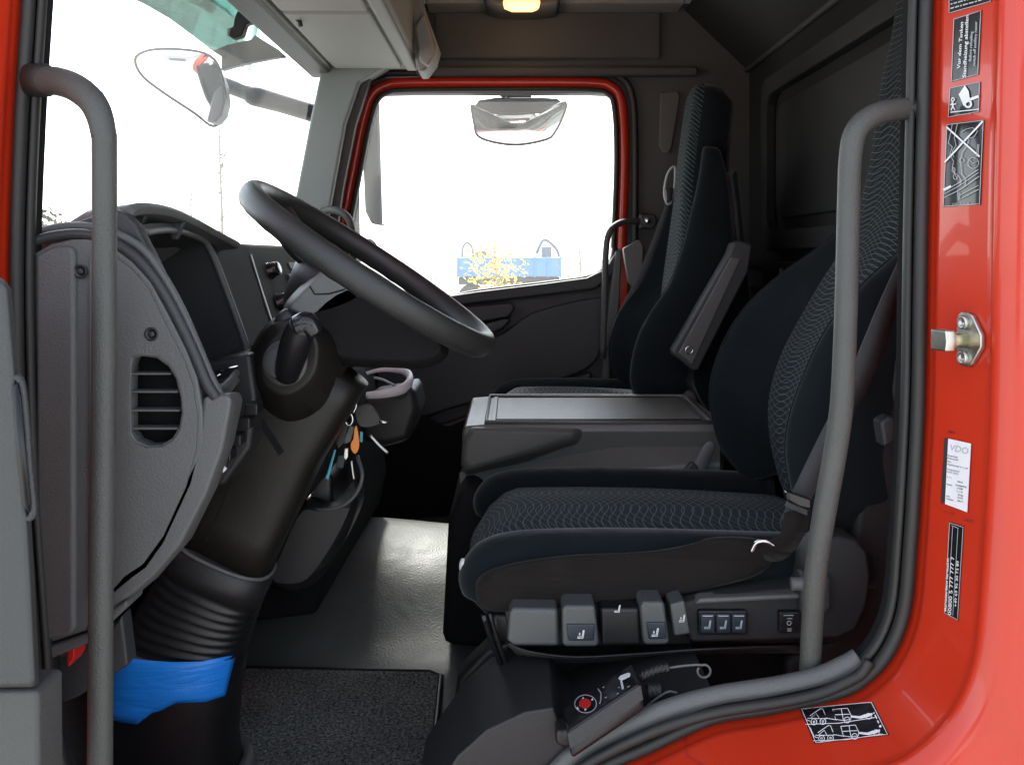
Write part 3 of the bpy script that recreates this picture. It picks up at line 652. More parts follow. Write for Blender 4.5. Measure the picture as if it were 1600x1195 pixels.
# side access panel
sp = empty('dash_side_panel', P(200, 950, 1.1), 'grey plastic dash end panel with slotted air vent and two screws', 'panel')
OUT = [(50, 398), (78, 382), (110, 374), (140, 374), (175, 386), (205, 408), (235, 440), (262, 490), (290, 545), (308, 590), (316, 640), (318, 690), (300, 760), (262, 842), (228, 890), (180, 925), (150, 950), (135, 985), (60, 1010), (48, 1010), (48, 700)]
VH = [(204, 572), (208, 560), (222, 557), (245, 560), (262, 572), (274, 592), (281, 620), (283, 645), (279, 668), (268, 685), (252, 695), (232, 697), (214, 690), (204, 676), (203, 620)]
plate('panel_skin', OUT, 1.095, 1.12, 'trimgrey', sp, bevel=.005, holes=[VH], seg=3)
tube('panel_bead', [P(x, y, 1.10) for x, y in [(50, 378), (90, 368), (130, 366), (170, 376), (212, 402), (246, 442), (275, 492), (303, 550), (322, 596), (338, 622)]], .0068, 'dash', sp, sides=12)
tube('panel_bead_outer', [P(x, y, 1.115) for x, y in [(50, 366), (90, 356), (130, 354), (172, 362), (220, 388), (254, 432), (283, 484), (310, 545), (330, 592), (346, 622)]], .006, 'trimgrey', sp, sides=12)
plate('panel_rib', [(54, 398), (84, 384), (112, 384), (116, 396), (116, 982), (108, 994), (56, 1004)], 1.0875, 1.10, 'trimgrey', sp, bevel=.006, seg=5)
plate('panel_flat', [(140, 400), (176, 398), (205, 420), (232, 452), (260, 510), (288, 565), (300, 600), (308, 650), (306, 700), (290, 760), (254, 838), (222, 882), (172, 915), (140, 935)], 1.0915, 1.10, 'trimgrey', sp, bevel=.003, holes=[[(x + (3 if x > 240 else -3), y + (3 if y > 630 else -3)) for x, y in VH]], seg=3)
plate('lower_ledge', [(52, 1018), (135, 990), (150, 968), (196, 938), (200, 948), (160, 985), (140, 1005), (54, 1040)], 1.09, 1.14, 'trimgrey', sp, bevel=.004)
box('vent_shade_backing', *(lambda a_, b_: (a_.x - .012, b_.x + .012, 1.1195, 1.1235, b_.z - .02, a_.z + .02))(P(203, 557, 1.12), P(284, 697, 1.12)), 'void', sp, bevel=0)  # flat black backing in place of the shaded hollow behind the slats
for yy, xr in ((583, 270), (611, 281), (640, 284), (668, 281)):
    a_ = P(202, yy, 1.105); b_ = P(xr, yy - 1, 1.105)
    box('vent_slat', a_.x, b_.x, 1.098, 1.119, a_.z - .0012, a_.z + .0012, 'trimgrey', sp, bevel=.0006)
for sx, sy in ((126, 424), (237, 522)):
    s_ = lathe('screw', P(sx, sy, 1.0925), (0, -1, 0), [(0, .0085), (.002, .0085), (.0025, .007), (.001, .0055), (.001, .001)], 'black', sp, 16)
    lathe('screw_head', P(sx, sy, 1.091), (0, -1, 0), [(0, .0042), (.002, .004), (.0028, .0025), (.0028, .0005)], 'dark', s_, 12)
# lower dark void behind panel + sill pieces on the left
plate('kick_panel', [(40, 1040), (150, 1010), (190, 960), (200, 1040), (120, 1090), (40, 1120)], 1.14, 1.17, 'dash', sp, bevel=.004)
plate('red_tab', [(104, 1016), (116, 1012), (116, 1028), (108, 1042), (104, 1040)], 1.10, 1.13, 'redbtn', sp, bevel=.002)
st_ = box('step_well', -.72, -.36, 1.12, 1.2, 1.08, 1.17, 'dash', sp, bevel=.02, seg=3)

# ------------------------------------------------------------------ steering column
col = empty('steering_column', P(265, 1160, 1.42), 'worn black steering column with ribbed rubber bellows rising from the floor', 'steering column')
YC = 1.42
def elring(cx, cy, hw_, hd, tx, n=28, Y=YC, ex=.75):
    """ring of half width hw_ px, half depth hd px, tilted: tx = rise in px across its width"""
    c_ = P(cx, cy, Y); o = []
    for k in range(n):
        an = 2 * math.pi * k / n; ca, sa = math.cos(an), math.sin(an)
        ca = abs(ca) ** ex * (1 if ca > 0 else -1); sa = abs(sa) ** ex * (1 if sa > 0 else -1)
        o.append(c_ + Vector((hw_ * ca, hd * sa, -tx * ca)) / F * Y)
    return o
loft('column_foot', [elring(268, 1215, 108, 90, 2), elring(268, 1195, 104, 88, 2), elring(268, 1150, 99, 84, 3), elring(272, 1080, 100, 82, 8), elring(280, 1040, 98, 80, 12), elring(288, 1000, 94, 78, 18)], 'black', col)
loft('floor_collar', [elring(268, 1240, 128, 112, 3), elring(268, 1205, 125, 110, 3), elring(268, 1190, 118, 104, 3), elring(268, 1190, 106, 90, 3), elring(268, 1240, 104, 88, 3)], 'trimgrey', col, cap=False)
rg = []
nr = 8
for i in range(nr * 4 + 1):
    t = i / (nr * 4); x_ = 290 + (338 - 290) * t; y_ = 1002 - (1002 - 902) * t
    wv = [1.0, .978, .965, .985][i % 4]
    rg.append(elring(x_, y_, (92 - 20 * t) * wv, (78 - 12 * t) * wv, 18 + 18 * t))
loft('bellows', rg, 'black', col)
loft('bellows_collar', [elring(337, 905, 73, 66, 34), elring(345, 885, 75, 67, 33), elring(353, 862, 72, 65, 32), elring(355, 858, 64, 58, 32)], 'dark', col)
tube('collar_edge', elring(353, 861, 72.5, 66, 33), .0032, 'trimgrey', col, sides=6, closed=True, sm=False)
loft('shaft_cover', [elring(352, 868, 66, 56, 34, ex=.5), elring(378, 810, 66, 54, 34, ex=.5), elring(408, 745, 68, 56, 34, ex=.5), elring(434, 685, 70, 60, 34, ex=.5), elring(456, 640, 74, 62, 36, ex=.5), elring(478, 595, 76, 62, 40, ex=.5), elring(500, 555, 72, 60, 50, ex=.5)], 'column', col)
# groove strip on the cover
# switch housing
loft('switch_housing', [[P(x, y, Y) for x, y in catmull([Vector(q) for q in pts], 4, True)] for Y, pts in
     ((1.312, [(408, 585), (414, 545), (438, 518), (470, 512), (494, 535), (492, 578), (470, 606), (443, 616), (418, 606)]),
      (1.325, [(394, 590), (404, 535), (430, 504), (474, 498), (505, 530), (500, 590), (476, 618), (445, 630), (412, 614)]),
      (1.37, [(378, 590), (394, 540), (426, 498), (474, 490), (525, 528), (532, 590), (505, 650), (450, 670), (402, 636)]),
      (1.52, [(386, 590), (400, 540), (436, 498), (480, 490), (545, 528), (545, 600), (512, 670), (455, 690), (408, 650)]))], 'column', col, bevel=.004)
cg = P(443, 568, 1.30)
lathe('stalk_gaiter', cg + Vector((0, .012, 0)), (-.1, -1, .1), [(0, .034), (.003, .0345), (.006, .033), (.008, .028), (.014, .024), (.03, .021)], 'trimgrey', col, 28)
sk = tube('stalk', [P(448, 585, 1.295), P(455, 560, 1.27), P(464, 530, 1.25), P(474, 508, 1.24)], [.018, .021, .022, .020], 'black', col)
tube('stalk_cap', [P(462, 512, 1.236), P(480, 506, 1.236), P(494, 524, 1.236)], [.016, .017, .012], 'gloss', sk, flat=1)
tube('stalk_collar', [P(438, 520, 1.34), P(446, 500, 1.34), P(458, 492, 1.34)], [.014, .015, .012], 'dark', col)
# fixing plate strip on the column side
quad_b = bvh_of([o for o in col.children if o.name.startswith('shaft_cover')][0]); oc = surf(quad_b, .0012)
quadgrid('cover_seam', [(398, 652), (408, 648), (444, 705), (436, 712)], oc, 'void', col, 2, 6)
ink('cover_joint', [[(392, 662), (372, 720), (346, 790), (322, 846)]], 2, oc, 'void', col)
# painter's tape
TP = bvh_of([o for o in col.children if o.name.startswith('column_foot')][0]); ot = surf(TP, .0018)
TAPE_T = [(180, 1021), (200, 1021), (230, 1026), (262, 1031), (300, 1034), (340, 1033), (378, 1023)]
TAPE_B = [(174, 1120), (200, 1123), (225, 1128), (250, 1131), (272, 1113), (283, 1110), (305, 1098), (325, 1097), (345, 1096), (366, 1086)]
def samp(poly, t):
    x = poly[0][0] + (poly[-1][0] - poly[0][0]) * t
    for (xa, ya), (xb, yb) in zip(poly, poly[1:]):
        if xa <= x <= xb: return x, ya + (yb - ya) * (x - xa) / (xb - xa)
    return poly[-1]
vs = []; fs = []; NU, NV = 48, 8; footc = P(270, 1100, YC)
for i in range(NU + 1):
    xt, yt = samp(TAPE_T, i / NU); xb, yb = samp(TAPE_B, i / NU)
    for j in range(NV + 1):
        f_ = j / NV; xx = xt + (xb - xt) * f_; yy = yt + (yb - yt) * f_
        # wrap: follow the foot's ring at this height (front half)
        t_ = (1150 - yy) / 110.0
        hwp = 99.5 + 0 * t_ ; cx_ = 268 + (t_ * 12 if t_ > 0 else 0)
        u_ = max(-1, min(1, (xx - cx_) / hwp)); ca = abs(u_) ** (1 / .75) ; sa = math.sqrt(max(0, 1 - ca * ca)) ** .75
        c_ = P(cx_, yy, YC)
        p = c_ + Vector((hwp * u_ * 1.012, -83.5 * sa * 1.012, 0)) / F * YC
        # keep the height of the strip seen from outside
        p.z = CZ - (yy - HY) / F * p.y
        vs.append(p)
for i in range(NU):
    for j in range(NV): a_ = i * (NV + 1) + j; fs.append((a_, a_ + 1, a_ + NV + 2, a_ + NV + 1))
tp = mesh('blue_masking_tape', vs, fs, 'tape', None, solid=.0008)
props(tp, 'bright blue masking tape with a torn lower edge wrapped round the column foot', 'tape')
# knee housing beside the column
kh = loft('ignition_housing', [[P(x, y, Y) for x, y in catmull([Vector(q) for q in pts], 4, True)] for Y, pts in
     ((1.56, [(425, 900), (440, 860), (470, 800), (500, 798), (540, 792), (545, 800), (520, 850), (480, 905), (440, 912)]),
      (1.60, [(412, 905), (430, 860), (465, 785), (485, 775), (530, 785), (556, 770), (556, 800), (530, 860), (490, 912), (440, 922)]),
      (1.78, [(412, 900), (430, 850), (465, 775), (485, 760), (530, 770), (560, 745), (568, 780), (536, 850), (490, 905), (440, 915)]))], 'dark', col, bevel=.004)
tube('housing_cable', [P(476, 795, 1.58), P(505, 796, 1.56), P(535, 790, 1.55), P(557, 770, 1.55), P(566, 742, 1.55), P(558, 712, 1.57)], .0035, 'trimgrey', col, sides=8)
plate('ignition_barrel', [(470, 745), (500, 730), (520, 745), (520, 800), (480, 800)], 1.60, 1.75, 'black', col, bevel=.01)
plate('column_rear_cover', [(440, 640), (540, 570), (556, 612), (540, 680), (510, 740), (470, 790), (440, 800)], 1.50, 1.66, 'void', col, bevel=.02)

# ------------------------------------------------------------------ steering wheel
sw_ = empty('steering_wheel', (-.2346, 1.47, 1.9), 'large black steering wheel seen edge-on from the driver door', 'steering wheel')
Cw = Vector((-.2346, 1.47, 1.980)); dw = Vector((.832, 0, -.555)); nw = Vector((.555, 0, .832)); yw = Vector((0, 1, 0))
RW = .226
vs = []; fs = []; NS, NR = 96, 16
for i in range(NS):
    an = 2 * math.pi * i / NS; rd = dw * math.cos(an) + yw * math.sin(an)
    for k in range(NR):
        b_ = 2 * math.pi * k / NR; rmin = .0165; bump = 1 + (.05 * max(0, math.sin(an * 30)) if math.sin(b_) < -.3 else 0)
        vs.append(Cw + rd * (RW + rmin * math.cos(b_) * bump) + nw * (.021 * math.sin(b_) * bump))
for i in range(NS):
    for k in range(NR): fs.append((i * NR + k, i * NR + (k + 1) % NR, ((i + 1) % NS) * NR + (k + 1) % NR, ((i + 1) % NS) * NR + k))
mesh('rim', vs, fs, 'wheel', sw_)
lathe('hub_cone', Cw, nw, [(-.155, .055), (-.15, .07), (-.11, .095), (-.07, .105), (-.045, .11), (-.035, .105)], 'dark', sw_, 40)
lathe('hub_pad', Cw, nw, [(-.045, .085), (-.03, .09), (-.015, .085), (-.008, .07), (-.006, .001)], 'dark', sw_, 40)
for an in (25, 155, 205, 335):
    a_ = R(an); rd = dw * math.cos(a_) + yw * math.sin(a_)
    sp_ = tube('spoke', [Cw + rd * .06 - nw * .045, Cw + rd * .12 - nw * .04, Cw + rd * .18 - nw * .015, Cw + rd * (RW - .004)], [.026, .024, .019, .016], M['greybtn'] if an in (25, 335) else 'dark', sw_, flat=.45, ref=tuple(nw))
loft('lower_shroud', [[P(x, y, Y) for x, y in catmull([Vector(q) for q in pts], 4, True)] for Y, pts in
     ((1.36, [(480, 500), (540, 450), (600, 470), (660, 510), (690, 545), (660, 562), (600, 562), (540, 558), (500, 540)]),
      (1.39, [(465, 500), (535, 440), (600, 462), (670, 510), (702, 548), (670, 574), (600, 574), (530, 570), (480, 545)]),
      (1.56, [(480, 490), (540, 440), (600, 462), (670, 510), (700, 545), (670, 568), (600, 570), (530, 565), (490, 540)]))], 'mattdash', col, bevel=.004)
# pale shroud under the hub
M['shroud'] = mat('shroud_grey', (.16, .175, .17), .42, .6, 900)
sh = loft('column_shroud', [[P(x, y, Y) for x, y in catmull([Vector(q) for q in pts], 4, True)] for Y, pts in
     ((1.36, [(455, 482), (468, 462), (505, 425), (520, 418), (545, 440), (562, 462), (540, 478), (490, 492)]),
      (1.39, [(444, 488), (455, 462), (505, 415), (525, 408), (560, 440), (572, 468), (540, 490), (480, 500)]),
      (1.54, [(456, 484), (468, 462), (515, 415), (530, 408), (560, 440), (572, 468), (545, 488), (490, 498)]))], 'shroud', col, bevel=.004)
ink('shroud_joint', [[(484, 447), (492, 460), (515, 459), (540, 452)]], 2.2, surf(bvh_of(sh), .001), 'void', col)
# white airbag-edge: thin light plate visible between rims is the horn surround
tube('horn_trim', [Cw + dw * (.03 + .075 * math.cos(R(t))) + yw * .07 * math.sin(R(t)) - nw * .01 for t in range(0, 360, 30)], .003, 'trimgrey', sw_, closed=True)

# ------------------------------------------------------------------ cup holder and key bunch
ch = empty('cup_holder', P(600, 620, 2.0), 'silver-rimmed cup holder on the dash behind the steering column', 'cup holder')
tube('silver_rim', [P(x, y, Y) for x, y, Y in ((572, 618, 1.9), (600, 615, 1.9), (628, 608, 1.92), (640, 596, 1.97), (638, 585, 2.04), (622, 579, 2.08), (595, 578, 2.08), (570, 584, 2.05))], [.008, .010, .012, .013, .011, .007, .005, .004], M['paper'], ch, flat=.6)
tube('inner_divider', [P(585, 590, 1.97), P(600, 594, 1.95), P(618, 603, 1.93)], .003, 'greyink', ch, sides=6)
plate('holder_body', [(565, 622), (625, 612), (645, 600), (655, 640), (640, 690), (600, 700), (560, 690)], 1.93, 2.1, 'dark', ch, bevel=.02)
kr = empty('key_bunch', P(550, 700, 1.5), 'bunch of keys with an orange tag hanging from the ignition', 'keys')
YK = 1.5
tube('key_ring', [P(545 + 6 * math.cos(R(t)), 655 + 9 * math.sin(R(t)), YK) for t in range(0, 360, 45)], .0018, 'chrome', kr, sides=8, closed=True)
tube('ring_link', [P(557, 626, YK), P(556, 636, YK), P(552, 645, YK)], .002, 'chrome', kr, sides=6)
def keypiece(name, outl, m, Y=YK, th=.004, bev=.0015, sm=0): return plate(name, outl, Y, Y + th, m, kr, bevel=bev, sm=sm)
keypiece('key_head', [(554, 640), (565, 632), (580, 634), (592, 650), (594, 662), (575, 668), (560, 664)], 'black', sm=3)
tube('key_blade', [P(592, 658, YK), P(605, 661, YK)], .002, 'chrome', kr, sides=6, sm=False)
keypiece('orange_tag', [(554, 668), (558, 668), (561, 692), (560, 702), (555, 709), (549, 703), (548, 693), (552, 685)], 'orange', 1.49, sm=3)
keypiece('cyan_tag', [(562, 674), (567, 676), (566, 692), (561, 690)], 'cyan', 1.505)
keypiece('grey_fob', [(546, 665), (554, 668), (548, 690), (538, 694), (538, 686)], 'trimgrey', 1.495)
keypiece('key_head', [(524, 690), (534, 664), (545, 660), (540, 690), (528, 702)], 'black', 1.50)
keypiece('cyan_pen', [(522, 702), (525, 703), (513, 750), (508, 748)], 'cyan', 1.49)
keypiece('small_key', [(538, 700), (544, 700), (544, 714), (540, 720), (536, 714)], 'steel', 1.488)
tube('key_blade', [P(549, 720, YK), P(551, 735, YK), P(553, 749, YK)], .0022, 'steel', kr, sides=6)
tube('key_blade', [P(578, 680, YK), P(592, 695, YK), P(606, 708, YK)], .0022, 'steel', kr, sides=6)
keypiece('fob_leaf', [(528, 712), (540, 710), (536, 732), (524, 730)], 'dash', 1.51)
lathe('ignition_switch', P(480, 770, 1.58), (0, -1, 0), [(0, .012), (.01, .012), (.012, .008), (.012, .001)], 'chrome', col, 16)

# ------------------------------------------------------------------ centre engine console
cc = empty('centre_console', (.15, 2.1, 1.3), 'grey moulded plastic storage box with a tray lid between the two seats', 'console')
def csec(x, ytop, ztop, yl, dz=0, sq=0):
    # ring in YZ: near bottom, near shoulder, ledge, tray edge near, tray edge far, far bottom
    return [Vector((x, 1.93, 1.20)), Vector((x, 1.93, 1.47)), Vector((x, 1.925 + yl * .5, 1.54)), Vector((x, 1.905 + ytop, 1.585 + dz)), Vector((x, 1.893 + ytop, ztop - .014)), Vector((x, 1.90 + ytop, ztop)), Vector((x, 2.28, ztop)), Vector((x, 2.30, ztop - .02)), Vector((x, 2.31, 1.20))]
secs = [csec(-.095, .03, 1.60, .03), csec(-.108, .01, 1.62, .01), csec(-.10, .0, 1.636, 0), csec(-.05, 0, 1.64, 0), csec(.13, 0, 1.64, 0), csec(.46, 0, 1.64, 0)]
loft('console_body', secs, 'console', cc, bevel=.012)
# wedge relief on the near face
def cwedge(name, pts, Y0, Y1, m, bev): return plate(name, pts, Y0, Y1, m, cc, bevel=bev, seg=4)
M['consoled'] = mat('console_grain', (.09, .092, .085), .55, 1, 330, vary=.1)
loft('front_shoulder', [[P(x, y, Y) for x, y in pts] for Y, pts in (
    (1.872, [(729, 690), (740, 672), (845, 674), (892, 675), (878, 688), (815, 708), (735, 730), (727, 718)]),
    (1.885, [(722, 690), (736, 666), (845, 668), (908, 670), (896, 690), (820, 714), (728, 737), (720, 724)]),
    (1.95, [(724, 690), (738, 668), (845, 669), (932, 671), (936, 697), (832, 726), (728, 748), (722, 730)]))], 'consoled', cc, bevel=.008)
mesh('lower_wedge', [P(722, 800, 1.86), P(718, 738, 1.925), P(835, 716, 1.925), P(932, 688, 1.925), P(1125, 688, 1.925), P(1125, 722, 1.85), P(1000, 732, 1.85), P(862, 748, 1.85),
     P(722, 860, 1.86), P(1125, 860, 1.85)], [(0, 1, 2, 7), (2, 3, 6, 7), (3, 4, 5, 6), (0, 7, 8), (7, 6, 5, 9, 8)], 'console', cc, bevel=.01)
# tray rim and recess
TR = [(-.056, 1.905), (.43, 1.905), (.44, 2.26), (-.056, 2.26)]
tube('tray_rim', [(x, y, 1.642) for x, y in TR], .006, 'console', cc, sides=8, closed=True, sm=False)
flatxy('tray_floor', [(-.045, 1.915), (.42, 1.915), (.43, 2.25), (-.045, 2.25)], 1.6405, 1.643, M['console'], cc, bevel=.001)
tube('tray_groove', [(-.035, 1.925, 1.6445), (.41, 1.925, 1.6445), (.42, 2.24, 1.6445), (-.035, 2.24, 1.6445)], .0022, 'dark', cc, sides=6, closed=True, sm=False)
plate('front_foot', [(700, 815), (722, 760), (760, 770), (790, 1020), (690, 1010)], 1.80, 2.2, 'void', cc, bevel=.02)
# seat buckle stalks between seats
bk = empty('seat_buckle', P(1100, 740, 1.82), 'pale seat belt buckle stalk between driver seat and centre console', 'seat buckle')
tube('buckle_stalk', [P(1088, 745, 1.83), P(1098, 720, 1.83), P(1108, 700, 1.83), P(1116, 695, 1.83)], [.016, .014, .012, .008], 'trimgrey', bk, flat=.4, ref=(0, 1, 0))
plate('buckle_tongue', [(1068, 738), (1082, 722), (1090, 728), (1095, 745), (1075, 745)], 1.82, 1.84, 'dash', bk, bevel=.003)

# ------------------------------------------------------------------ seats
def curve2(pts, n): return [tuple(p)[:2] for p in catmull([Vector((*q, 0)) for q in pts], n)]
def catmull2(pts, n): return [tuple(p)[:2] for p in catmull([Vector((*q, 0)) for q in pts], n, True)]
def frontnormal(c, i):
    t = Vector(c[min(i + 1, len(c) - 1)]) - Vector(c[max(i - 1, 0)]); t = Vector((t[0], t[1])).normalized(); return Vector((-t.y, t.x))
def make_back(root, cy, C, B, hw0, hwtop, thick, sth, bolr, cloth='cloth'):
    """C: centre front curve (X,Z) bottom to top; B: bolster front curve"""
    c = curve2(C, 5); n = len(c); rings = []
    for i, (x, z) in enumerate(c):
        t = i / (n - 1); nn = frontnormal(c, i); nn = nn if nn.x < 0 else -nn
        h = hw0 + (hwtop - hw0) * max(0, min(1, (t - .45) / .25)); th = thick * (1 - .35 * t); dome = .018
        if i == 0 or i == n - 1: h *= .9; th *= .8
        ring = []
        for k in range(25):
            a_ = -1 + 2 * k / 24; prof = (1 - abs(a_) ** 5) * dome
            edge = abs(a_) ** 8 * .02
            ring.append(Vector((x + nn.x * (prof - edge), cy + a_ * h, z + nn.y * (prof - edge))))
        for k in range(7):
            a_ = 1 - 2 * k / 6
            ring.append(Vector((x - nn.x * th * (1 - .3 * abs(a_) ** 3), cy + a_ * h * .97, z - nn.y * th * (1 - .3 * abs(a_) ** 3))))
        rings.append(ring)
    # rounded top
    last = rings[-1]; cen_ = sum(last, Vector()) / len(last); up = (Vector((c[-1][0], 0, c[-1][1])) - Vector((c[-3][0], 0, c[-3][1]))).normalized()
    for f_, hgt in ((.9, .012), (.7, .024), (.35, .03)): rings.append([cen_ + (p - cen_) * f_ + up * hgt for p in last])
    bo = loft('backrest', rings, cloth, root); bo.data.materials.append(M['velour'])
    nring = len(rings[0])
    for f_ in bo.data.polygons:
        ks = [v % nring for v in f_.vertices]
        if max(ks) > 23 or min(ks) < 1 or any(k > 24 for k in ks): f_.material_index = 1
    bc = curve2(B, 4); m_ = len(bc)
    SEC = [(.0, .118), (.03, .10), (.075, .052), (.10, .016), (.118, 0), (.134, .008), (.146, .035), (.150, .09), (.135, .17), (.0, .18)]
    for s in (-1, 1):
        rings = []
        for i, (x, z) in enumerate(bc):
            t = i / (m_ - 1); nn = frontnormal(bc, i); nn = nn if nn.x < 0 else -nn
            k_ = 1 - max(0, (t - .55) / .45) ** 1.6 * .72; tp_ = .75 + .25 * min(1, t / .12)
            sl_ = max(0, t - .5) * .10
            rings.append([Vector((x - nn.x * d * k_ * bolr, cy + s * (hw0 - .055 - sl_ + w_ * k_ ** .3 * tp_), z - nn.y * d * k_ * bolr * .6)) for w_, d in catmull2(SEC, 3)])
        loft('side_bolster', rings, 'velour', root, sub=1)
        tube('piping', [rg_[12] + (rg_[12] - sum(rg_, Vector()) / len(rg_)).normalized() * -.0005 for rg_ in rings[1:-1]], .0022, 'velour', root, sides=6, n=2)
    rings = []
    for i, (x, z) in enumerate(bc):
        t = i / (m_ - 1); h = hw0 + .075 - .10 * max(0, t - .5) - .12 * max(0, t - .8); off = .09 + .02 * t - .12 * max(0, t - .8)
        bx = min(x + off + sth, .785) if sth > .1 else .600 + .05 * (1 - t); off = off if sth > .1 else .165
        rings.append([Vector((min(x + off, bx - .02), cy - h, z)), Vector((min(x + off, bx - .02), cy + h, z)), Vector((bx, cy + h * .9, z + .01)), Vector((bx, cy - h * .9, z + .01))])
    loft('seat_shell', rings[:int(len(rings) * (1 if sth > .1 else .93))], 'skirt' if sth > .1 else 'velour', root, bevel=.03)
def make_cushion(root, cy, x0, x1, zt, hw_, zb, skirt=True):
    rings = []; N_ = 22
    for i in range(N_ + 1):
        t = i / N_; x = x0 + (x1 - x0) * t; d = (x - x0)
        drop = .075 * max(0, 1 - d / .085) ** 2.2; crown = .008 * math.sin(math.pi * t)
        top = zt - drop + crown - .012 * t
        ring = []
        for k in range(21):
            a_ = -1 + 2 * k / 20; ring.append(Vector((x - (.006 * (1 - a_ * a_) if i < 2 else 0), cy + a_ * hw_, top - .012 * abs(a_) ** 4 - .032 * max(0, a_))))
        ring += [Vector((x + (.02 if i == 0 else 0), cy + hw_, zb + drop * .15)), Vector((x + (.02 if i == 0 else 0), cy - hw_, zb + drop * .15))]
        rings.append(ring)
    loft('seat_cushion', rings, 'cloth', root)
    for s in (-1, 1):
        yy = cy + s * (hw_ + .028) - (.012 if s > 0 else 0); zq = zt - (.026 if s > 0 else 0)
        tube('cushion_bolster', [Vector((x0 + .022, yy, zq - .075)), Vector((x0 + .03, yy, zq - .045)), Vector((x0 + .07, yy, zq - .028)), Vector((x0 + .2, yy, zq - .024)), Vector((x0 + .36, yy, zq - .026)), Vector((x1 + .02, yy, zq - .028))],
             [.030, .042, .045, .046, .045, .040], 'velour', root, sides=20, flat=1.0, ref=(0, 1, 0))
ds = empty('driver_seat', (.2, 1.55, 1.16), 'driver seat in dark wave-patterned cloth with navy velour bolsters, nearest the open door', 'seat', 'air-sprung cab seats')
CD = [(.525, 1.56), (.505, 1.64), (.500, 1.72), (.520, 1.80), (.555, 1.87), (.598, 1.945), (.635, 2.01), (.662, 2.087), (.682, 2.177), (.702, 2.32), (.72, 2.40), (.735, 2.5)]
BD = [(.475, 1.545), (.425, 1.61), (.403, 1.69), (.404, 1.75), (.426, 1.82), (.468, 1.895), (.53, 1.96), (.60, 2.015), (.655, 2.07)]
make_back(ds, 1.55, CD, BD, .185, .145, .07, .13, 1.0)
make_cushion(ds, 1.55, -.066, .50, 1.578, .222, 1.46)
# cloth skirt on the near side
sk_ = [(748, 942), (744, 908), (770, 888), (830, 874), (900, 866), (1000, 862), (1070, 852), (1120, 838), (1190, 842), (1215, 862), (1190, 895), (1130, 915), (1060, 930), (960, 942), (860, 950), (775, 956)]
loft('seat_skirt', [[P(x, y, Y) * 1 if False else P(HX + (x - HX), y, Y) for x, y in catmull([Vector(q) for q in [(cx_ + (x - cx_) * f_, cy_ + (y - cy_) * f_) for cx_, cy_ in [(970, 900)] for x, y in sk_]], 3, True)]
     for Y, f_ in ((1.236, .80), (1.232, .90), (1.238, .97), (1.255, 1.0), (1.33, 1.0))], 'skirt', ds)
box('cushion_pan', -.03, .48, 1.27, 1.83, 1.44, 1.49, 'black', ds, bevel=.01)
lathe('pan_bolt', P(728, 885, 1.30), (-1, -.3, 0), [(0, .012), (.006, .012), (.009, .006), (.009, .001)], 'paper', ds, 16)
# seat base and console
box('seat_base', .0, .46, 1.30, 1.80, 1.16, 1.45, 'void', ds, bevel=.02)
YB = 1.215
plate('side_valance', [(1060, 945), (1100, 932), (1250, 918), (1262, 870), (1282, 848), (1310, 838), (1338, 842), (1356, 862), (1362, 900), (1356, 945), (1338, 985), (1310, 998), (1200, 1002), (1080, 1004)], YB + .004, YB + .06, 'mattdash2', ds, bevel=.006)
plate('valance_step', [(1095, 935), (1250, 928), (1250, 936), (1085, 944)], YB - .004, YB + .02, 'trimgrey', ds, bevel=.003)
plate('lever_cover', [(1250, 900), (1262, 896), (1300, 900), (1300, 950), (1290, 962), (1252, 962)], YB - .01, YB + .02, 'dash', ds, bevel=.006)
tube('round_lever', [P(1236, 912, 1.19), P(1275, 912, 1.19)], .0085, 'trimgrey', ds, sm=False)
plate('blank_block', [(795, 958), (802, 950), (872, 951), (874, 1010), (800, 1010), (792, 1000)], YB - .012, YB + .05, M['greybtn'], ds, bevel=.006, seg=3)
plate('black_block', [(938, 950), (1000, 950), (1002, 1008), (940, 1009)], YB - .010, YB + .05, 'black', ds, bevel=.005, seg=3)
plate('valance_back', [(785, 945), (1080, 940), (1080, 1008), (800, 1012)], YB + .03, YB + .08, 'black', ds, bevel=.004)
def seaticon(name, x, y, s, Y, parent, extra=0, m='icon'):
    mp = planeY(Y)
    L_ = [[(x - 5 * s, y + 4 * s), (x + 2.5 * s, y + 4 * s), (x + 4.2 * s, y - 7 * s)], [(x - 5 * s, y + 2.2 * s), (x + 1.2 * s, y + 2.0 * s), (x + 3 * s, y - 7 * s)]]
    if extra == 1: L_.append([(x - 2 * s, y - 3.5 * s), (x - 2 * s, y + .5 * s)]); L_.append([(x - 3.2 * s, y - 1.6 * s), (x - .8 * s, y - 1.6 * s)])
    return ink(name, L_, 1.0 * s, mp, m, parent)
def lever(pts, recess, ix, iy):
    l_ = plate('seat_lever', pts, YB - .022, YB + .04, 'greybtn', ds, bevel=.005, seg=3)
    plate('lever_pad', recess, YB - .0245, YB - .018, 'bluebtn', l_, bevel=.002)
    seaticon('lever_symbol', ix, iy, 1.15, YB - .0255, l_, 1, 'white')
lever([(878, 952), (884, 946), (930, 946), (936, 1005), (934, 1011), (881, 1011), (879, 1005)], [(885, 975), (930, 975), (928, 1001), (888, 1001)], 908, 992)
lever([(1000, 946), (1006, 940), (1038, 940), (1046, 1002), (1044, 1008), (1006, 1008)], [(1010, 972), (1040, 972), (1042, 998), (1014, 999)], 1024, 989)
l_ = plate('slide_lever', [(1047, 944), (1070, 938), (1078, 985), (1080, 990), (1054, 994)], YB - .020, YB + .04, 'greybtn', ds, bevel=.004, seg=3)
seaticon('lever_symbol', 1066, 967, 1.0, YB - .0215, l_, 1, 'white')
seaticon('block_symbol', 965, 952, 1.0, YB - .0125, ds, 0, 'white')
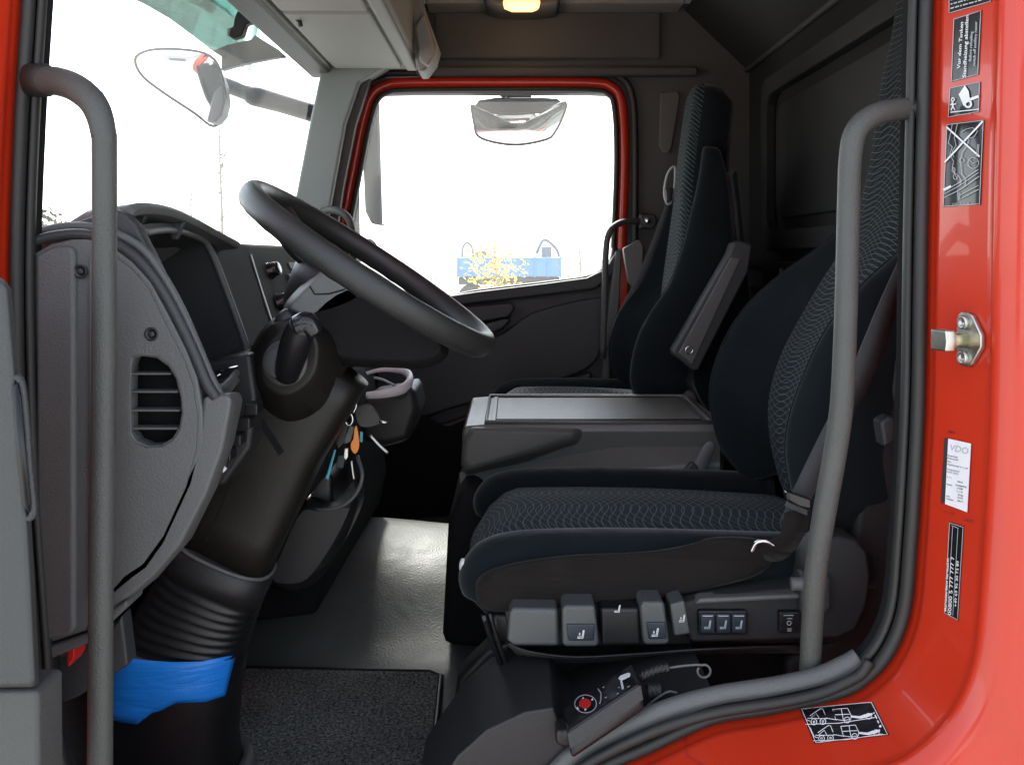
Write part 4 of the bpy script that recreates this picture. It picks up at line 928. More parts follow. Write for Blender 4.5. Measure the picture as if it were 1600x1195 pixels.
sc_ = plate('switch_bank', [(1091, 954), (1168, 954), (1169, 992), (1092, 993)], YB - .004, YB + .02, 'black', ds, bevel=.003)
for i in range(3):
    x_ = 1095 + 24.5 * i
    b_ = plate('seat_switch', [(x_, 959), (x_ + 22, 959), (x_ + 22, 989), (x_, 989)], YB - .009, YB + .01, 'bluebtn', sc_, bevel=.002)
    ink('switch_bar', [[(x_ + 3, 962), (x_ + 19, 962)]], 1.5, planeY(YB - .0096), 'greyink', sc_)
    seaticon('switch_symbol', x_ + 11, 977, 1.15, YB - .0097, sc_, 0)
rk = plate('rocker_switch', [(1218, 956), (1250, 956), (1250, 988), (1218, 989)], YB - .006, YB + .02, 'black', ds, bevel=.002)
ink('rocker_symbol', [[(1224, 961), (1240, 961)], [(1230, 966), (1238, 966)], circ(1233, 973, 3.2, 10), [(1230, 982), (1237, 982)], [(1230, 985), (1237, 985)]], 1.1, planeY(YB - .0068), 'greyink', ds)
# linkage rod and dark mechanics below
tube('linkage_rod', [P(755, 960, 1.24), P(772, 1010, 1.25), P(790, 1055, 1.27), P(806, 1090, 1.28)], .0045, 'gloss', ds, sides=8)
tube('linkage_rod', [P(765, 958, 1.24), P(785, 1020, 1.25), P(805, 1085, 1.28)], .003, 'black', ds, sides=8)
for i in range(6):
    y_ = 1012 + 5 * i
    tube('seat_cable', [P(790 + 3 * i, 1003 + 3 * i, 1.235 + .006 * i), P(830, 1018 + 2 * i, 1.22 + .01 * i), P(900, 1026 + 1.5 * i, 1.22 + .01 * i), P(1000, 1021 + 1.2 * i, 1.22 + .01 * i), P(1100, 1014 + i, 1.22 + .01 * i), P(1250, 1008 + 2 * i, 1.24)], .0022, ['black', 'dash', 'dark'][i % 3], ds, sides=6)
plate('base_frame', [(795, 1025), (1330, 1010), (1330, 1100), (850, 1150), (780, 1110)], 1.32, 1.36, 'black', ds, bevel=.01)
plate('red_fixing', [(815, 1066), (850, 1066), (850, 1076), (818, 1076)], 1.30, 1.32, 'redbtn', ds, bevel=.002)
for yy in (0, 14): tube('seat_rail', [P(795, 1106 + yy * .9, 1.26), P(880, 1098 + yy * .9, 1.26), P(960, 1090 + yy * .9, 1.26)], .003, 'chrome', ds, sides=8, sm=False)
# driver seat belt
def ribbon(name, pts, wv, m, parent, th=.0016, n=8):
    q = catmull(pts, n); wq = catmull([Vector(v) for v in wv], n); vs = []; fs = []
    for p, w_ in zip(q, wq): vs += [p - w_, p + w_]
    for i in range(len(q) - 1): fs.append((2 * i, 2 * i + 1, 2 * i + 3, 2 * i + 2))
    return mesh(name, vs, fs, m, parent, solid=th)
bl = empty('seat_belt', P(1300, 700, 1.2), 'grey seat belt down the outer side of the driver seat behind the right grab bar', 'seat belt')
ribbon('webbing', [P(1424, 395, 1.17), P(1390, 470, 1.18), P(1345, 590, 1.19), P(1300, 680, 1.2), P(1262, 755, 1.21), P(1240, 805, 1.21)], [(.022, .01, .012), (.022, .01, .012), (.026, .008, .012), (.026, .006, .014), (.020, .0, .010), (.017, 0, .006)], 'belt', bl)
plate('belt_tongue', [(1228, 772), (1232, 768), (1268, 780), (1268, 796), (1250, 792), (1230, 782)], 1.185, 1.20, 'gloss', bl, bevel=.003)
plate('tongue_plate', [(1232, 784), (1262, 796), (1262, 806), (1228, 792)], 1.19, 1.198, 'belt', bl, bevel=.001)
ribbon('lower_webbing', [P(1246, 796, 1.2), P(1240, 830, 1.2), P(1224, 852, 1.205), P(1205, 862, 1.22), P(1180, 860, 1.24)], [(.018, 0, .004), (.019, .004, .002), (.014, .004, -.010), (.010, .004, -.014), (.006, .002, -.012)], 'skirt', bl)
tube('belt_anchor', [P(1174, 862, 1.22), P(1182, 848, 1.215), P(1196, 845, 1.21), P(1210, 852, 1.21)], .003, 'chrome', bl, sides=8)
ps = empty('co_driver_seat', (.2, 2.55, 1.3), 'passenger seat with tall integral headrest beyond the centre console', 'seat', 'air-sprung cab seats')
CP = [(.46, 1.58), (.455, 1.68), (.455, 1.76), (.46, 1.84), (.468, 1.92), (.476, 2.0), (.49, 2.13), (.50, 2.24), (.515, 2.36), (.53, 2.46)]
BP = [(.37, 1.56), (.318, 1.64), (.306, 1.70), (.325, 1.79), (.362, 1.86), (.41, 1.93), (.445, 2.02), (.47, 2.11), (.495, 2.2), (.515, 2.3)]
make_back(ps, 2.55, CP, BP, .185, .11, .16, .06, .9)
make_cushion(ps, 2.55, -.055, .42, 1.622, .222, 1.50)
box('seat_base', .0, .40, 2.36, 2.80, 1.33, 1.5, 'void', ps, bevel=.02)
ar = plate('armrest', [(1146, 380), (1155, 376), (1176, 382), (1170, 424), (1092, 578), (1084, 580), (1054, 556), (1052, 548), (1140, 396)], 2.185, 2.24, 'dash', ps, bevel=.006, seg=3)
plate('armrest_face', [(1142, 402), (1158, 404), (1082, 570), (1060, 552)], 2.181, 2.19, 'trimgrey', ar, bevel=.003)
tube('pivot_ring', [P(1077 + 5.5 * math.cos(R(t)), 547 + 5.5 * math.sin(R(t)), 2.178) for t in range(0, 360, 40)], .0018, 'chrome', ar, sides=6, closed=True)
plate('far_armrest', [(974, 388), (1000, 374), (1006, 384), (1004, 440), (990, 450), (982, 440)], 2.86, 2.9, 'trimgrey', ps, bevel=.005)
tube('belt_guide', [P(x, y, 2.72) for x, y in ((1041, 316), (1038, 300), (1042, 275), (1050, 262), (1055, 264), (1054, 290), (1049, 314), (1045, 319))], .0038, 'greyink', ps, sides=8, closed=True)
plate('belt_slide', [(1040, 296), (1052, 292), (1052, 298), (1050, 314), (1042, 316)], 2.70, 2.73, 'black', ps, bevel=.003)
b2 = empty('seat_belt', P(1020, 400, 2.8), 'dark seat belt of the far passenger seat running down from its shoulder guide', 'seat belt')
ribbon('webbing', [P(1046, 318, 2.74), P(1028, 372, 2.76), P(1008, 425, 2.78), P(975, 490, 2.8), P(958, 540, 2.82)], [(.012, 0, .004), (.018, 0, .008), (.024, 0, .012), (.024, 0, .012), (.022, 0, .012)], 'belt', b2)
plate('latch_cover', [(996, 628), (1012, 606), (1026, 599), (1055, 601), (1085, 612), (1092, 628)], 2.29, 2.34, 'trimgrey', ps, bevel=.01)

# B pillar interior trim near camera side
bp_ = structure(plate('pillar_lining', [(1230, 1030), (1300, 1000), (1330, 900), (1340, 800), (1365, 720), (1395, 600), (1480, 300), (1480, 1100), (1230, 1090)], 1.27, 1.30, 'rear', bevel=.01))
plate('belt_reel_cover', [(1376, 660), (1392, 650), (1402, 655), (1400, 690), (1382, 700)], 1.17, 1.2, 'dash', bp_, bevel=.006)

# ------------------------------------------------------------------ grab bars at the near door
gb = empty('grab_bar', P(158, 1200, 1.03), 'long grey grab bar on the left, in front of the vented dash end panel', 'grab bar', 'grab bars at the driver door')
tube('bar', [P(62, 126, 1.085), P(92, 128, 1.07), P(122, 140, 1.05), P(148, 165, 1.035), P(161, 205, 1.03), P(163.5, 260, 1.03), P(162, 600, 1.03), P(158, 900, 1.03), P(156, 1230, 1.03)], [.0172, .0172, .0165, .0155, .0142, .0136, .0134, .0136, .014], 'bar', gb, sides=28, n=10)
lathe('bar_foot', P(60, 126, 1.085), (1, -.12, 0), [(-.01, .021), (.012, .020), (.016, .0175)], 'rubber', gb, 24)
gb2 = empty('grab_bar', P(1265, 1045, 1.12), 'cranked grey grab bar on the right, in front of the driver seat backrest', 'grab bar', 'grab bars at the driver door')
tube('bar', [P(1432, 170, 1.10), P(1398, 172, 1.09), P(1362, 182, 1.08), P(1338, 205, 1.075), P(1329, 245, 1.075), P(1326, 320, 1.075), P(1322, 480, 1.075), P(1316, 620, 1.08), P(1306, 700, 1.085), P(1290, 790, 1.09), P(1276, 880, 1.10), P(1270, 960, 1.11), P(1265, 1055, 1.12)],
     [.0136] * 4 + [.0134, .0133, .0134, .0137, .0138, .0138, .0134, .0132, .0130], 'bar', gb2, sides=28, n=10)

# ------------------------------------------------------------------ lower sill interior + remote control
st2 = plate('step_cover', [(660, 1260), (715, 1180), (760, 1140), (820, 1112), (865, 1105), (880, 1150), (900, 1165), (960, 1140), (1040, 1108), (1120, 1090), (1120, 1098), (1040, 1120), (960, 1155), (905, 1190), (850, 1240), (760, 1290), (640, 1290)], 1.10, 1.30, 'dark', body, bevel=.008)
plate('floor_edge_strip', [(715, 1060), (760, 1015), (800, 1000), (800, 1075), (740, 1190), (690, 1240)], 1.50, 1.56, 'dark', body, bevel=.01)
flatxy('floor_strip', [(-.105, 1.2), (-.082, 1.2), (-.082, 1.70), (-.105, 1.70)], 1.152, 1.160, 'trimgrey', body)
rc = empty('remote_control', P(935, 1120, 1.1), 'black handheld remote control with red round button lying on the door sill', 'remote control')
# oriented box: top face seen, long side towards the camera
A0, A1, A2, A3 = P(876, 1107, 1.12), P(988, 1034, 1.14), P(1000, 1066, 1.075), P(886, 1142, 1.05)
dn = Vector((.006, .0, -.034))
vsr = [A0, A1, A2, A3] + [p + dn for p in (A0, A1, A2, A3)]
mesh('remote_body', vsr, [(0, 1, 2, 3), (7, 6, 5, 4), (0, 4, 5, 1), (1, 5, 6, 2), (2, 6, 7, 3), (3, 7, 4, 0)], 'gloss', rc, bevel=.005, seg=3)
e1 = (A3 - A0) * .10
mesh('remote_band', [p + e_ for p, e_ in ((A3 + dn * .06, Vector((0, -.0012, 0))), (A2 + dn * .06, Vector((0, -.0012, 0))), (A2 + dn * .55, Vector((0, -.0022, 0))), (A3 + dn * .55, Vector((0, -.0022, 0))))], [(0, 1, 2, 3)], 'dash', rc, smooth=False, solid=.0015)
plate('remote_holder', [(868, 1140), (880, 1142), (1004, 1072), (1004, 1100), (990, 1112), (960, 1128), (905, 1160), (884, 1172), (868, 1165)], 1.075, 1.11, 'black', rc, bevel=.006)
def rmap(px, py):
    # on the plane of the remote's top face, 1 mm above it
    n_ = (A1 - A0).cross(A3 - A0).normalized(); d = ray(px, py); o_c = Vector((0, 0, CZ))
    if n_.dot(d) > 0: n_ = -n_
    t = (A0 + n_ * .0014 - o_c).dot(n_) / d.dot(n_); return o_c + d * t
ink('remote_print', [circ(915, 1099, 17, 20, 14), [(934, 1075), (939, 1082), (939, 1092), (937, 1099)], [(970, 1064), (974, 1076)], [(963, 1084), (967, 1082)], [(980, 1073), (984, 1071)], [(966, 1074), (968, 1073)], [(942, 1074), (944, 1072)], [(945, 1090), (948, 1088)]], 1.2, rmap, 'greyink', rc)
fill('remote_button', [circ(914, 1099, 9.5, 16, 8)[:-1]], lambda x, y: rmap(x, y) + Vector((0, -.001, .001)), 'redbtn', rc)
fill('remote_arrow', [[(911, 1088), (914, 1092), (909, 1092)], [(926, 1090), (927, 1094), (923, 1093)], [(902, 1103), (905, 1108), (900, 1107)], [(914, 1110), (917, 1107), (912, 1106)], [(966, 1060), (969, 1055), (982, 1050), (985, 1052), (984, 1057), (971, 1063)], [(969, 1063), (972, 1062), (975, 1075), (972, 1077)]], rmap, 'white', rc)
text('remote_word', 'STOP', (906, 1104), (.93, -.5), 5, rmap, 'white', rc)
sc2 = [Vector((0, 0, 0))]
ca_ = tube('spiral_cable', [P(998, 1058, 1.12) + Vector((.0, 0, 0))] + [P(1002 + 42 * t / 60, 1056 - 14 * math.sin(t / 60 * 1.5), 1.12) + Vector((0, .006 * math.cos(t * 1.9), .006 * math.sin(t * 1.9))) for t in range(60)], .0022, 'black', rc, sides=6, n=3)
tube('cable_core', [P(998, 1058, 1.12), P(1020, 1050, 1.12), P(1045, 1042, 1.12)], .0045, 'black', rc, sides=10)
tube('curled_wire', [P(1044, 1043, 1.12), P(1065, 1040, 1.12), P(1088, 1038, 1.12)] + [P(1100 + 10 * math.cos(R(t)), 1048 + 10 * math.sin(R(t)), 1.12) for t in range(-110, 240, 25)], .0015, 'trimgrey', rc, sides=8)
tube('loose_wire', [P(1010, 1103, 1.12), P(1030, 1088, 1.12), P(1045, 1080, 1.12), P(1058, 1082, 1.12)], .0016, 'trimgrey', rc, sides=8)
tube('coil_cable', [P(1012 + 20 * t / 30, 1078, 1.13) + Vector((0, .008 * math.cos(t * 1.7), .009 * math.sin(t * 1.7))) for t in range(30)], .0016, 'dash', rc, sides=6, n=3)

# ------------------------------------------------------------------ open driver door, left edge
od_ = empty('driver_door', P(20, 1195, .9), 'inner trim edge of the open driver door at the left border of the view', 'door')
loft('door_trim', [[P(x, y, Y) for x, y in pts] for Y, pts in (
   (.86, [(-260, 430), (2, 436), (12, 450), (24, 590), (36, 700), (48, 900), (56, 1068), (-260, 1075)]),
   (.90, [(-260, 425), (4, 432), (18, 452), (30, 600), (42, 700), (54, 900), (62, 1076), (-260, 1080)]),
   (.93, [(-260, 425), (4, 432), (18, 452), (30, 600), (42, 700), (54, 900), (62, 1076), (-260, 1080)]))], mat('door_trim_grey', (.045, .048, .047), .5, .8, 420, vary=.15, vscale=10), od_, bevel=.006)
plate('lower_door_trim', [(-260, 1082), (56, 1078), (60, 1086), (62, 1400), (-260, 1400)], .88, .93, mat('door_pocket_grey', (.06, .063, .06), .55, .8, 420, vary=.15, vscale=10), od_, bevel=.005)
tube('pocket_rim', [P(x, y, .865) for x, y in ((16, 598), (26, 590), (34, 600), (40, 650), (46, 730), (52, 790), (50, 806), (40, 808), (30, 790), (22, 720), (16, 650))], .0038, 'dash', od_, sides=10, closed=True)
loft('pocket_recess', [[P(x, y, Y) for x, y in pts] for Y, pts in ((.8585, [(20, 604), (27, 598), (32, 620), (42, 730), (47, 785), (44, 800), (36, 790), (26, 720)]), (.87, [(20, 604), (27, 598), (32, 620), (42, 730), (47, 785), (44, 800), (36, 790), (26, 720)]))], 'black', od_)

# ------------------------------------------------------------------ striker and stickers on the pillar
sk2 = empty('door_striker', P(1513, 560, 1.02), 'zinc door lock striker bolted to the red door pillar', 'door striker')
h0 = surf(JB, 0)(1514, 531); h1 = surf(JB, 1)(1514, 531); nn = (h1 - h0).normalized(); upv = Vector((0, 0, 1)); tv = nn.cross(upv).normalized(); upv = tv.cross(nn).normalized()
if tv.x > 0 or tv.y > 0: tv = -tv if tv.y > 0 else tv
def striker_poly(name, pts, d0, d1, m, bev):
    n = len(pts); vs = [h0 + tv * a_ + upv * b_ + nn * d0 for a_, b_ in pts] + [h0 + tv * a_ + upv * b_ + nn * d1 for a_, b_ in pts]
    fs = [tuple(range(n)), tuple(reversed(range(n, 2 * n)))] + [(i, (i + 1) % n, (i + 1) % n + n, i + n) for i in range(n)]
    return mesh(name, vs, fs, m, sk2, bevel=bev)
striker_poly('base_plate', [(-.012, .028), (-.006, .0315), (.006, .0315), (.012, .028), (.026, .008), (.026, -.006), (.012, -.026), (.006, -.030), (-.006, -.030), (-.012, -.026), (-.014, 0)], 0, .006, 'steel', .0015)
for s in (1, -1):
    lathe('bolt', h0 + tv * 0 + upv * .020 * s + nn * .006, nn, [(0, .008), (.004, .008), (.005, .006), (.002, .004), (.002, .0005)], 'steel', sk2, 12)
lathe('pin', h0 + nn * .006 - tv * .0, nn, [(0, .0085), (.03, .0085), (.031, .007)], mat('brass_pin', (.7, .62, .42), .3, metal=1), sk2, 16)
striker_poly('pin_head', [(-.013, -.012), (.013, -.012), (.015, 0), (.013, .012), (-.013, .012)], .028, .040, 'steel', .002)
def lerp2(c, u, v):
    x = (c[0][0] * (1 - u) + c[1][0] * u) * (1 - v) + (c[3][0] * (1 - u) + c[2][0] * u) * v
    y = (c[0][1] * (1 - u) + c[1][1] * u) * (1 - v) + (c[3][1] * (1 - u) + c[2][1] * u) * v
    return x, y
def border(c): return [list(c) + [c[0]]]
def sticker(name, c, label, m='decal', edge='greyink'):
    s_ = quadgrid(name, c, on, m, None, 20, 40); props(s_, label, 'sticker')
    ink('sticker_edge', border([lerp2(c, .02, .01), lerp2(c, .98, .01), lerp2(c, .98, .99), lerp2(c, .02, .99)]), 1.0, onp, edge, s_)
    return s_
ont = surf(JB, .0020)
c = [(1483, -30), (1552, -45), (1550, 3), (1483, 22)]
s_ = sticker('warning_sticker', c, 'black sticker with small white lines cut by the top edge of the photo')
L_ = []
for r_ in range(5):
    v = .35 + r_ * .13; u = .06
    while u < .9:
        l = random.uniform(.03, .12); L_.append([lerp2(c, u, v), lerp2(c, min(.93, u + l), v)]); u += l + .025
ink('small_print', L_, 2.0, ont, 'greyink', s_)
c = [(1491, 30), (1535, 16), (1530, 117), (1487, 129)]
s_ = sticker('heater_sticker', c, 'tall black sticker reading Vor dem Tanken Standheizung abstellen')
text('lettering', 'Vor dem Tanken', (1502.5, 108), (.07, -1), 7.6, ont, 'white', s_, bold=.012, width=73)
text('lettering', 'Standheizung abstellen', (1511.5, 122), (.045, -1), 7.6, ont, 'white', s_, bold=.012, width=97)
text('lettering', 'Before refuelling', (1520, 97), (.05, -1), 6, ont, 'greyink', s_, bold=.015, width=47)
text('lettering', 'switch off auxiliary heater', (1526, 104), (.05, -1), 6, ont, 'greyink', s_, bold=.015, width=70)
c = [(1485, 138), (1533, 128), (1531, 175), (1482, 184)]
s_ = sticker('tilt_cab_sticker', c, 'small black pictogram sticker of a tilted truck cab')
fill('pictogram', [[(1500, 148), (1510, 134), (1516, 143), (1518, 157), (1508, 166)], [(1517, 154), (1531, 149), (1532, 153), (1519, 158)]], ont, 'white', s_)
fill('pictogram_hole', [[(1503, 149), (1509, 141), (1512, 146), (1506, 155)]], surf(JB, .0018), 'decal', s_)
ink('pictogram_wheel', [circ(1515, 163, 5, 12)], 3, ont, 'white', s_)
ink('pictogram_lines', [[(1487, 176), (1532, 171)], [(1488, 156), (1492, 164), (1488, 173)], [(1494, 155), (1489, 163), (1494, 172)], [(1487, 164), (1496, 163)], circ(1491, 156, 2.5, 8)], 1.5, ont, 'white', s_)
text('lettering', 'A 001 584 35 68', (1495, 181.5), (1, -.1), 4, ont, 'greyink', s_, width=24)
c = [(1480, 194), (1539, 187), (1533, 320), (1474, 324)]
s_ = sticker('towing_sticker', c, 'tall black sticker of chains and frame rails crossed out with a white X')
ink('cross', [[(1481, 199), (1533, 245)], [(1478, 254), (1538, 190)]], 2.6, ont, 'white', s_)
ink('line_drawing', [[(1490, 195), (1484, 224), (1490, 230), (1486, 242), (1492, 252), (1490, 262), (1494, 272), (1498, 281)], [(1498, 194), (1493, 215), (1496, 228), (1490, 236), (1492, 246)],
     [(1504, 207), (1512, 202), (1522, 200), (1530, 205), (1524, 215), (1516, 216), (1514, 228), (1506, 238), (1503, 250), (1505, 272)], circ(1523, 255, 8.5, 16), [(1517, 250), (1522, 256), (1530, 252)], [(1528, 245), (1530, 226), (1532, 226), (1530, 246)],
     circ(1505, 251, 4, 10), circ(1495, 276, 3.5, 8, 5), circ(1492, 266, 2.5, 8, 4)], .9, ont, 'greyink', s_)
ink('rail_drawing', [[(1476, 300), (1502, 285), (1531, 265)], [(1476, 304), (1502, 290), (1531, 270)], [(1477, 309), (1504, 296), (1532, 276)], [(1500, 274), (1504, 284), (1502, 290)], [(1505, 272), (1511, 280), (1510, 292)], [(1501, 300), (1502, 312), (1532, 296)], [(1501, 306), (1531, 290)], [(1498, 297), (1500, 313)]], 1.1, ont, 'greyink', s_)
ink('rail_end', [[(1476, 297), (1488, 291)]], 3, ont, 'white', s_)
text('lettering', 'A 004 584 02 38', (1490, 320.5), (1, -.05), 4.2, ont, 'greyink', s_, width=26)
c = [(1477, 684), (1520, 693), (1514, 801), (1470, 786)]
s_ = quadgrid('tachograph_label', c, on, M['redfilm'] if 'redfilm' in M else mat('label_film', (.42, .02, .03), .25)); props(s_, 'white printed tachograph label on the red pillar below the striker', 'sticker')
c = [(1483, 685), (1519, 693), (1513, 800), (1478, 787)]
quadgrid('paper_face', c, onp, 'paper', s_)
quadgrid('label_dark_edge', [(1477, 684), (1483, 685), (1478, 787), (1471, 784)], onp, 'ink', s_, 1, 8)  # dark strip along the left side of the label
up_ = (.965, .22)
text('lettering', 'VDO', lerp2(c, .08, .17), up_, 14, ont, 'greyink', s_, width=30)
rows = [(.25, .02, 'Fahrtenschreiber', 17), (.29, .02, 'Einbauschild', 17), (.34, .02, 'Datum', 6), (.385, .02, 'Weg/Kennzahl  k = 1, 00', 33), (.46, .03, 'Pruefung nach 57 b', 20), (.50, .03, 'StVZO  DTCO', 18), (.58, .05, 'l =', 7), (.60, .5, '3215', 9), (.66, .42, 'WDB970', 18), (.69, .04, 'Reifen', 9), (.70, .5, '315/80', 9), (.745, .5, 'w = 8', 9), (.79, .55, 'Imp', 9), (.83, .55, 'km/h', 9), (.87, .05, 'Nr.', 7), (.91, .05, 'Werkstatt', 12), (.88, .55, '2011', 9)]
for v, u, t_, wd_ in rows: text('lettering', t_, lerp2(c, u, v + .012), up_, 3.4, ont, 'ink', s_, width=wd_, bold=.01)
text('pillar_print', 'VDO', (1481, 676), (1, .12), 5, on, mat('dark_red_print', (.16, .008, .01), .4), s_, bold=.02, width=12)
text('pillar_print', 'VDO', (1508, 814), (1, .15), 6, on, 'ink', s_, bold=.01, width=14)
text('pillar_print', 'e1 120', (1474, 801), (1, .15), 5, on, 'ink', s_, width=18)
c = [(1485, 815), (1507, 822), (1498, 970), (1477, 958)]
s_ = sticker('hotline_sticker', c, 'narrow black sticker with white phone numbers, lowest on the red pillar')
ink('rule_lines', [[lerp2(c, .28, .04), lerp2(c, .28, .97)], [lerp2(c, .66, .04), lerp2(c, .66, .97)], [lerp2(c, .2, .03), lerp2(c, .7, .035)]], .8, ont, 'greyink', s_)
dv = (.05, -1)
text('lettering', 'Mercedes-Benz Service24h', (1481.0, 955), dv, 4.6, ont, 'white', s_, bold=.02, width=84)
text('lettering', '00800 5 777 777 7', (1488.5, 961), dv, 7, ont, 'white', s_, bold=.01, width=92)
text('lettering', '+49 69 95 30 73 89', (1497, 948), dv, 5.5, ont, 'white', s_, bold=.01, width=72)
c = [(1250, 1108), (1364, 1097), (1390, 1148), (1273, 1162)]
s_ = sticker('tow_truck_sticker', c, 'black pictogram sticker of two tow trucks on the red door sill', edge='white')
def truck(dx, dy, low):
    L1 = []; o_ = lambda x, y: (x + dx, y + dy)
    q = [[(1254, 1112), (1260, 1126), (1266, 1128)], [(1266, 1120), (1282, 1109), (1286, 1109), (1290, 1119)], [(1268, 1123), (1276, 1116), (1280, 1123)], [(1262, 1124), (1292, 1124)], [(1290, 1123), (1308, 1126)],
         [(1302, 1110), (1306, 1125), (1318, 1127), (1330, 1125), (1330, 1118), (1325, 1108), (1302, 1110)], [(1305, 1118), (1328, 1117)], [(1315, 1109), (1318, 1126)], [(1259, 1133), (1312, 1131), (1368, 1122)]]
    for l in q: L1.append([o_(*p) for p in l])
    L1.append([o_(*p) for p in circ(1272, 1129, 4.6, 12)]); L1.append([o_(*p) for p in circ(1286, 1128.5, 4.6, 12)]); L1.append([o_(*p) for p in circ(1324, 1126, 4.6, 12)]); L1.append([o_(*p) for p in circ(1358, 1120, 4.6, 12)])
    L1.append([o_(*p) for p in circ(1272, 1129, 1.5, 6)]); L1.append([o_(*p) for p in circ(1286, 1128.5, 1.5, 6)])
    ink('line_drawing', L1, 1.1, ont, 'white', s_)
    fill('solid_drawing', [[o_(*p) for p in ((1330, 1119), (1344, 1120), (1352, 1117), (1364, 1115), (1364, 1118), (1358, 1121), (1346, 1124), (1330, 1122))]], ont, 'white', s_)
truck(0, 0, 0); truck(12, 26, 1)
ink('print_marks', [[(1366, 1114), (1367, 1116)], [(1368, 1118), (1371, 1124)], [(1372, 1127), (1374, 1131)]], 2, ont, 'white', s_)
fill('print_dot', [circ(1376.5, 1136, 2.2, 8)[:-1]], ont, 'white', s_)

# ------------------------------------------------------------------ outside world
def outp(px, Y, z): return Vector(((px - HX) / F * Y, Y, z))
tk = empty('flatbed_trailer', outp(795, 32, 0), 'blue flatbed trailer parked far outside, seen through the passenger window', 'trailer')
y0 = 32
ax, bx = outp(715, y0, 0).x, outp(876, y0, 0).x
box('load_bed', ax, bx, y0, y0 + 2.4, 1.25, 1.95, 'bluetruck', tk, bevel=.03)
for i in range(9):
    xx = ax + (bx - ax) * i / 8; box('side_post', xx - .03, xx + .03, y0 - .04, y0 + .0, 1.22, 1.99, 'bluetruck', tk, bevel=.01)
for xx in (ax + .5, ax + 1.5, bx - .8):
    wb = lathe('wheel', (xx, y0 + .3, .5), (0, 1, 0), [(0, .3), (0, .5), (.3, .5), (.3, .3)], 'black', tk, 20)
box('chassis', ax, bx, y0 + .5, y0 + 1.6, .95, 1.22, 'dark', tk, bevel=.02)
def leaves(name, c, rad, n, size, m, parent, flat=1.0):
    vs = []; fs = []
    for i in range(n):
        d = Vector((random.gauss(0, 1), random.gauss(0, 1), random.gauss(0, 1))).normalized() * random.random() ** .5
        p = Vector(c) + Vector((d.x * rad[0], d.y * rad[1], d.z * rad[2])); s = len(vs)
        a_ = Vector((random.uniform(-1, 1), random.uniform(-1, 1), random.uniform(-1, 1))).normalized() * size * random.uniform(.5, 1.2); b_ = a_.cross(Vector((.3, .5, .8))).normalized() * size * .6
        vs += [p - a_, p + b_, p + a_, p - b_]; fs.append((s, s + 1, s + 2, s + 3))
    return mesh(name, vs, fs, m, parent, smooth=False)
def tree(name, base, h, lab, leafm=None, nleaf=300, crown=.4, branches=9, size=.12, cat='tree', tr=.06):
    t_ = empty(name, base, lab, cat)
    tube('trunk', [base, base + Vector((.05, 0, h * .4)), base + Vector((-.04, 0, h * .75)), base + Vector((0, 0, h))], [tr, tr * .8, tr * .5, tr * .15], 'bark', t_, sides=8)
    for i in range(branches):
        z = h * random.uniform(.3, .9); an = random.uniform(0, 6.28); l = h * .22 * (1.2 - z / h)
        p = base + Vector((0, 0, z)); q = p + Vector((math.cos(an) * l, math.sin(an) * l, l * .9))
        tube('branch', [p, (p + q) / 2 + Vector((0, 0, -l * .08)), q], [tr * .35, tr * .22, tr * .08], 'bark', t_, sides=6, n=2)
        for kk in range(2):
            m0 = p.lerp(q, .45 + .3 * kk); m1 = m0 + Vector((random.uniform(-1, 1), random.uniform(-1, 1), random.uniform(.3, 1))) * l * .4
            tube('twig', [m0, m1], [tr * .14, tr * .05], 'bark', t_, sides=5, sm=False)
    if leafm: leaves('crown', base + Vector((0, 0, h * .68)), (h * crown * .6, h * crown * .6, h * .34), nleaf, size, leafm, t_)
    return t_
tree('bush', outp(775, 18, .5), 1.9, 'yellow-leaved shrub in front of the blue trailer far outside', 'leafy', 520, .62, 22, .05, 'shrub', .03)
tree('bare_tree', outp(905, 26, 0), 3.6, 'thin bare tree outside at the right of the passenger window', 'leafb', 90, .35, 26, .04, tr=.035)
tree('bare_tree', outp(835, 40, 0), 3.2, 'small bare tree behind the blue trailer', 'leafb', 90, .35, 10, .06, tr=.03)
tree('pine_tree', outp(40, 22, 0), 3.3, 'green conifer outside at the far left beyond the door seal', 'leafg', 700, .6, 12, .12, tr=.08)
tree('bare_tree', outp(345, 30, 0), 7.5, 'thin bare tree with few leaves outside the windscreen', 'leafb', 90, .3, 34, .07, tr=.06)
tree('bare_tree', outp(300, 34, 0), 5.2, 'lower bare tree outside the windscreen left of the taller one', 'leafb', 60, .3, 28, .07, tr=.05)
ma = empty('lattice_mast', outp(152, 60, 0), 'pale lattice mast outside the windscreen at the upper left', 'mast')
for dx in (-.45, .45): tube('mast_leg', [outp(152, 60, 0) + Vector((dx, 0, 0)), outp(152, 60, 24) + Vector((dx * .7, 0, 0))], .07, 'whitepaint', ma, sides=6, sm=False)
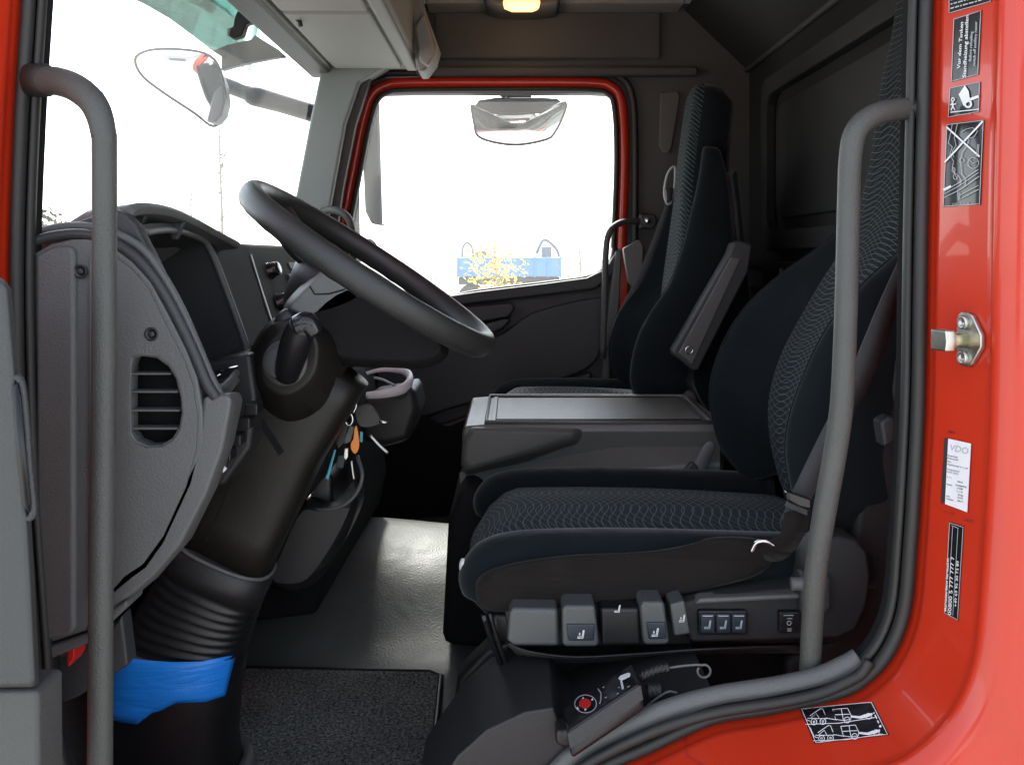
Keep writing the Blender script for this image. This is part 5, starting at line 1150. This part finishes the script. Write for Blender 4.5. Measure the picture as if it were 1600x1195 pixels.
for i in range(22):
    z = 1 + i * 1.02; s = 1 if i % 2 else -1
    tube('mast_brace', [outp(152, 60, z) + Vector((-.43 * s, 0, 0)), outp(152, 60, z + 1) + Vector((.43 * s, 0, 0))], .04, 'whitepaint', ma, sides=5, sm=False)

wh = empty('shade_block', (4, -24, 0), 'made-up grey block behind the camera, unseen, added for paint reflections and near-side shade', 'light blocker')  # unseen block added to darken the near side and show in reflections
M['sheet'] = mat('grey_sheet_cladding', (.16, .17, .18), .6, vary=.1)
box('shade_block_body', -14, 26, -34, -24, 0, 7.5, 'sheet', wh, bevel=.05)
for k in range(6): box('shade_block_panel', -12 + 6.4 * k, -8 + 6.4 * k, -24.0, -23.92, 0, 4.2, 'whitepaint' if k % 2 else 'dash', wh, bevel=.02)
box('shade_block_rim', -14.2, 26.2, -34.2, -23.7, 7.5, 7.9, 'dark', wh, bevel=.03)
sm_ = empty('small_crane', outp(735, 33.4, 1.95), 'pale machine parts standing on the blue trailer', 'machine')
tube('hoop', [outp(722, 33.2, 1.95), outp(723, 33.2, 2.3), outp(730, 33.2, 2.5), outp(738, 33.2, 2.3), outp(739, 33.2, 1.95)], .05, 'sheet', sm_, sides=8)
box('engine', outp(742, 33, 0).x, outp(760, 33, 0).x, 32.9, 33.6, 1.95, 2.2, 'sheet', sm_, bevel=.03)
box('cab_frame', outp(846, 33, 0).x, outp(862, 33, 0).x, 32.9, 33.6, 1.95, 2.35, 'sheet', sm_, bevel=.03)
tube('boom', [outp(838, 33.2, 2.1), outp(850, 33.2, 2.6), outp(868, 33.2, 2.3), outp(874, 33.2, 1.98)], .06, 'sheet', sm_, sides=8)
wf = empty('yard_fence', outp(900, 38, 0), 'thin grey wire fence behind the trailer outside', 'fence')
for i in range(12): tube('fence_post', [outp(680 + 26 * i, 38, 0), outp(680 + 26 * i, 38, 1.9)], .025, 'sheet', wf, sides=6, sm=False)
for z in (.5, 1.0, 1.45, 1.85): tube('fence_wire', [outp(676, 38, z), outp(970, 38, z)], .012, 'sheet', wf, sides=5, sm=False)
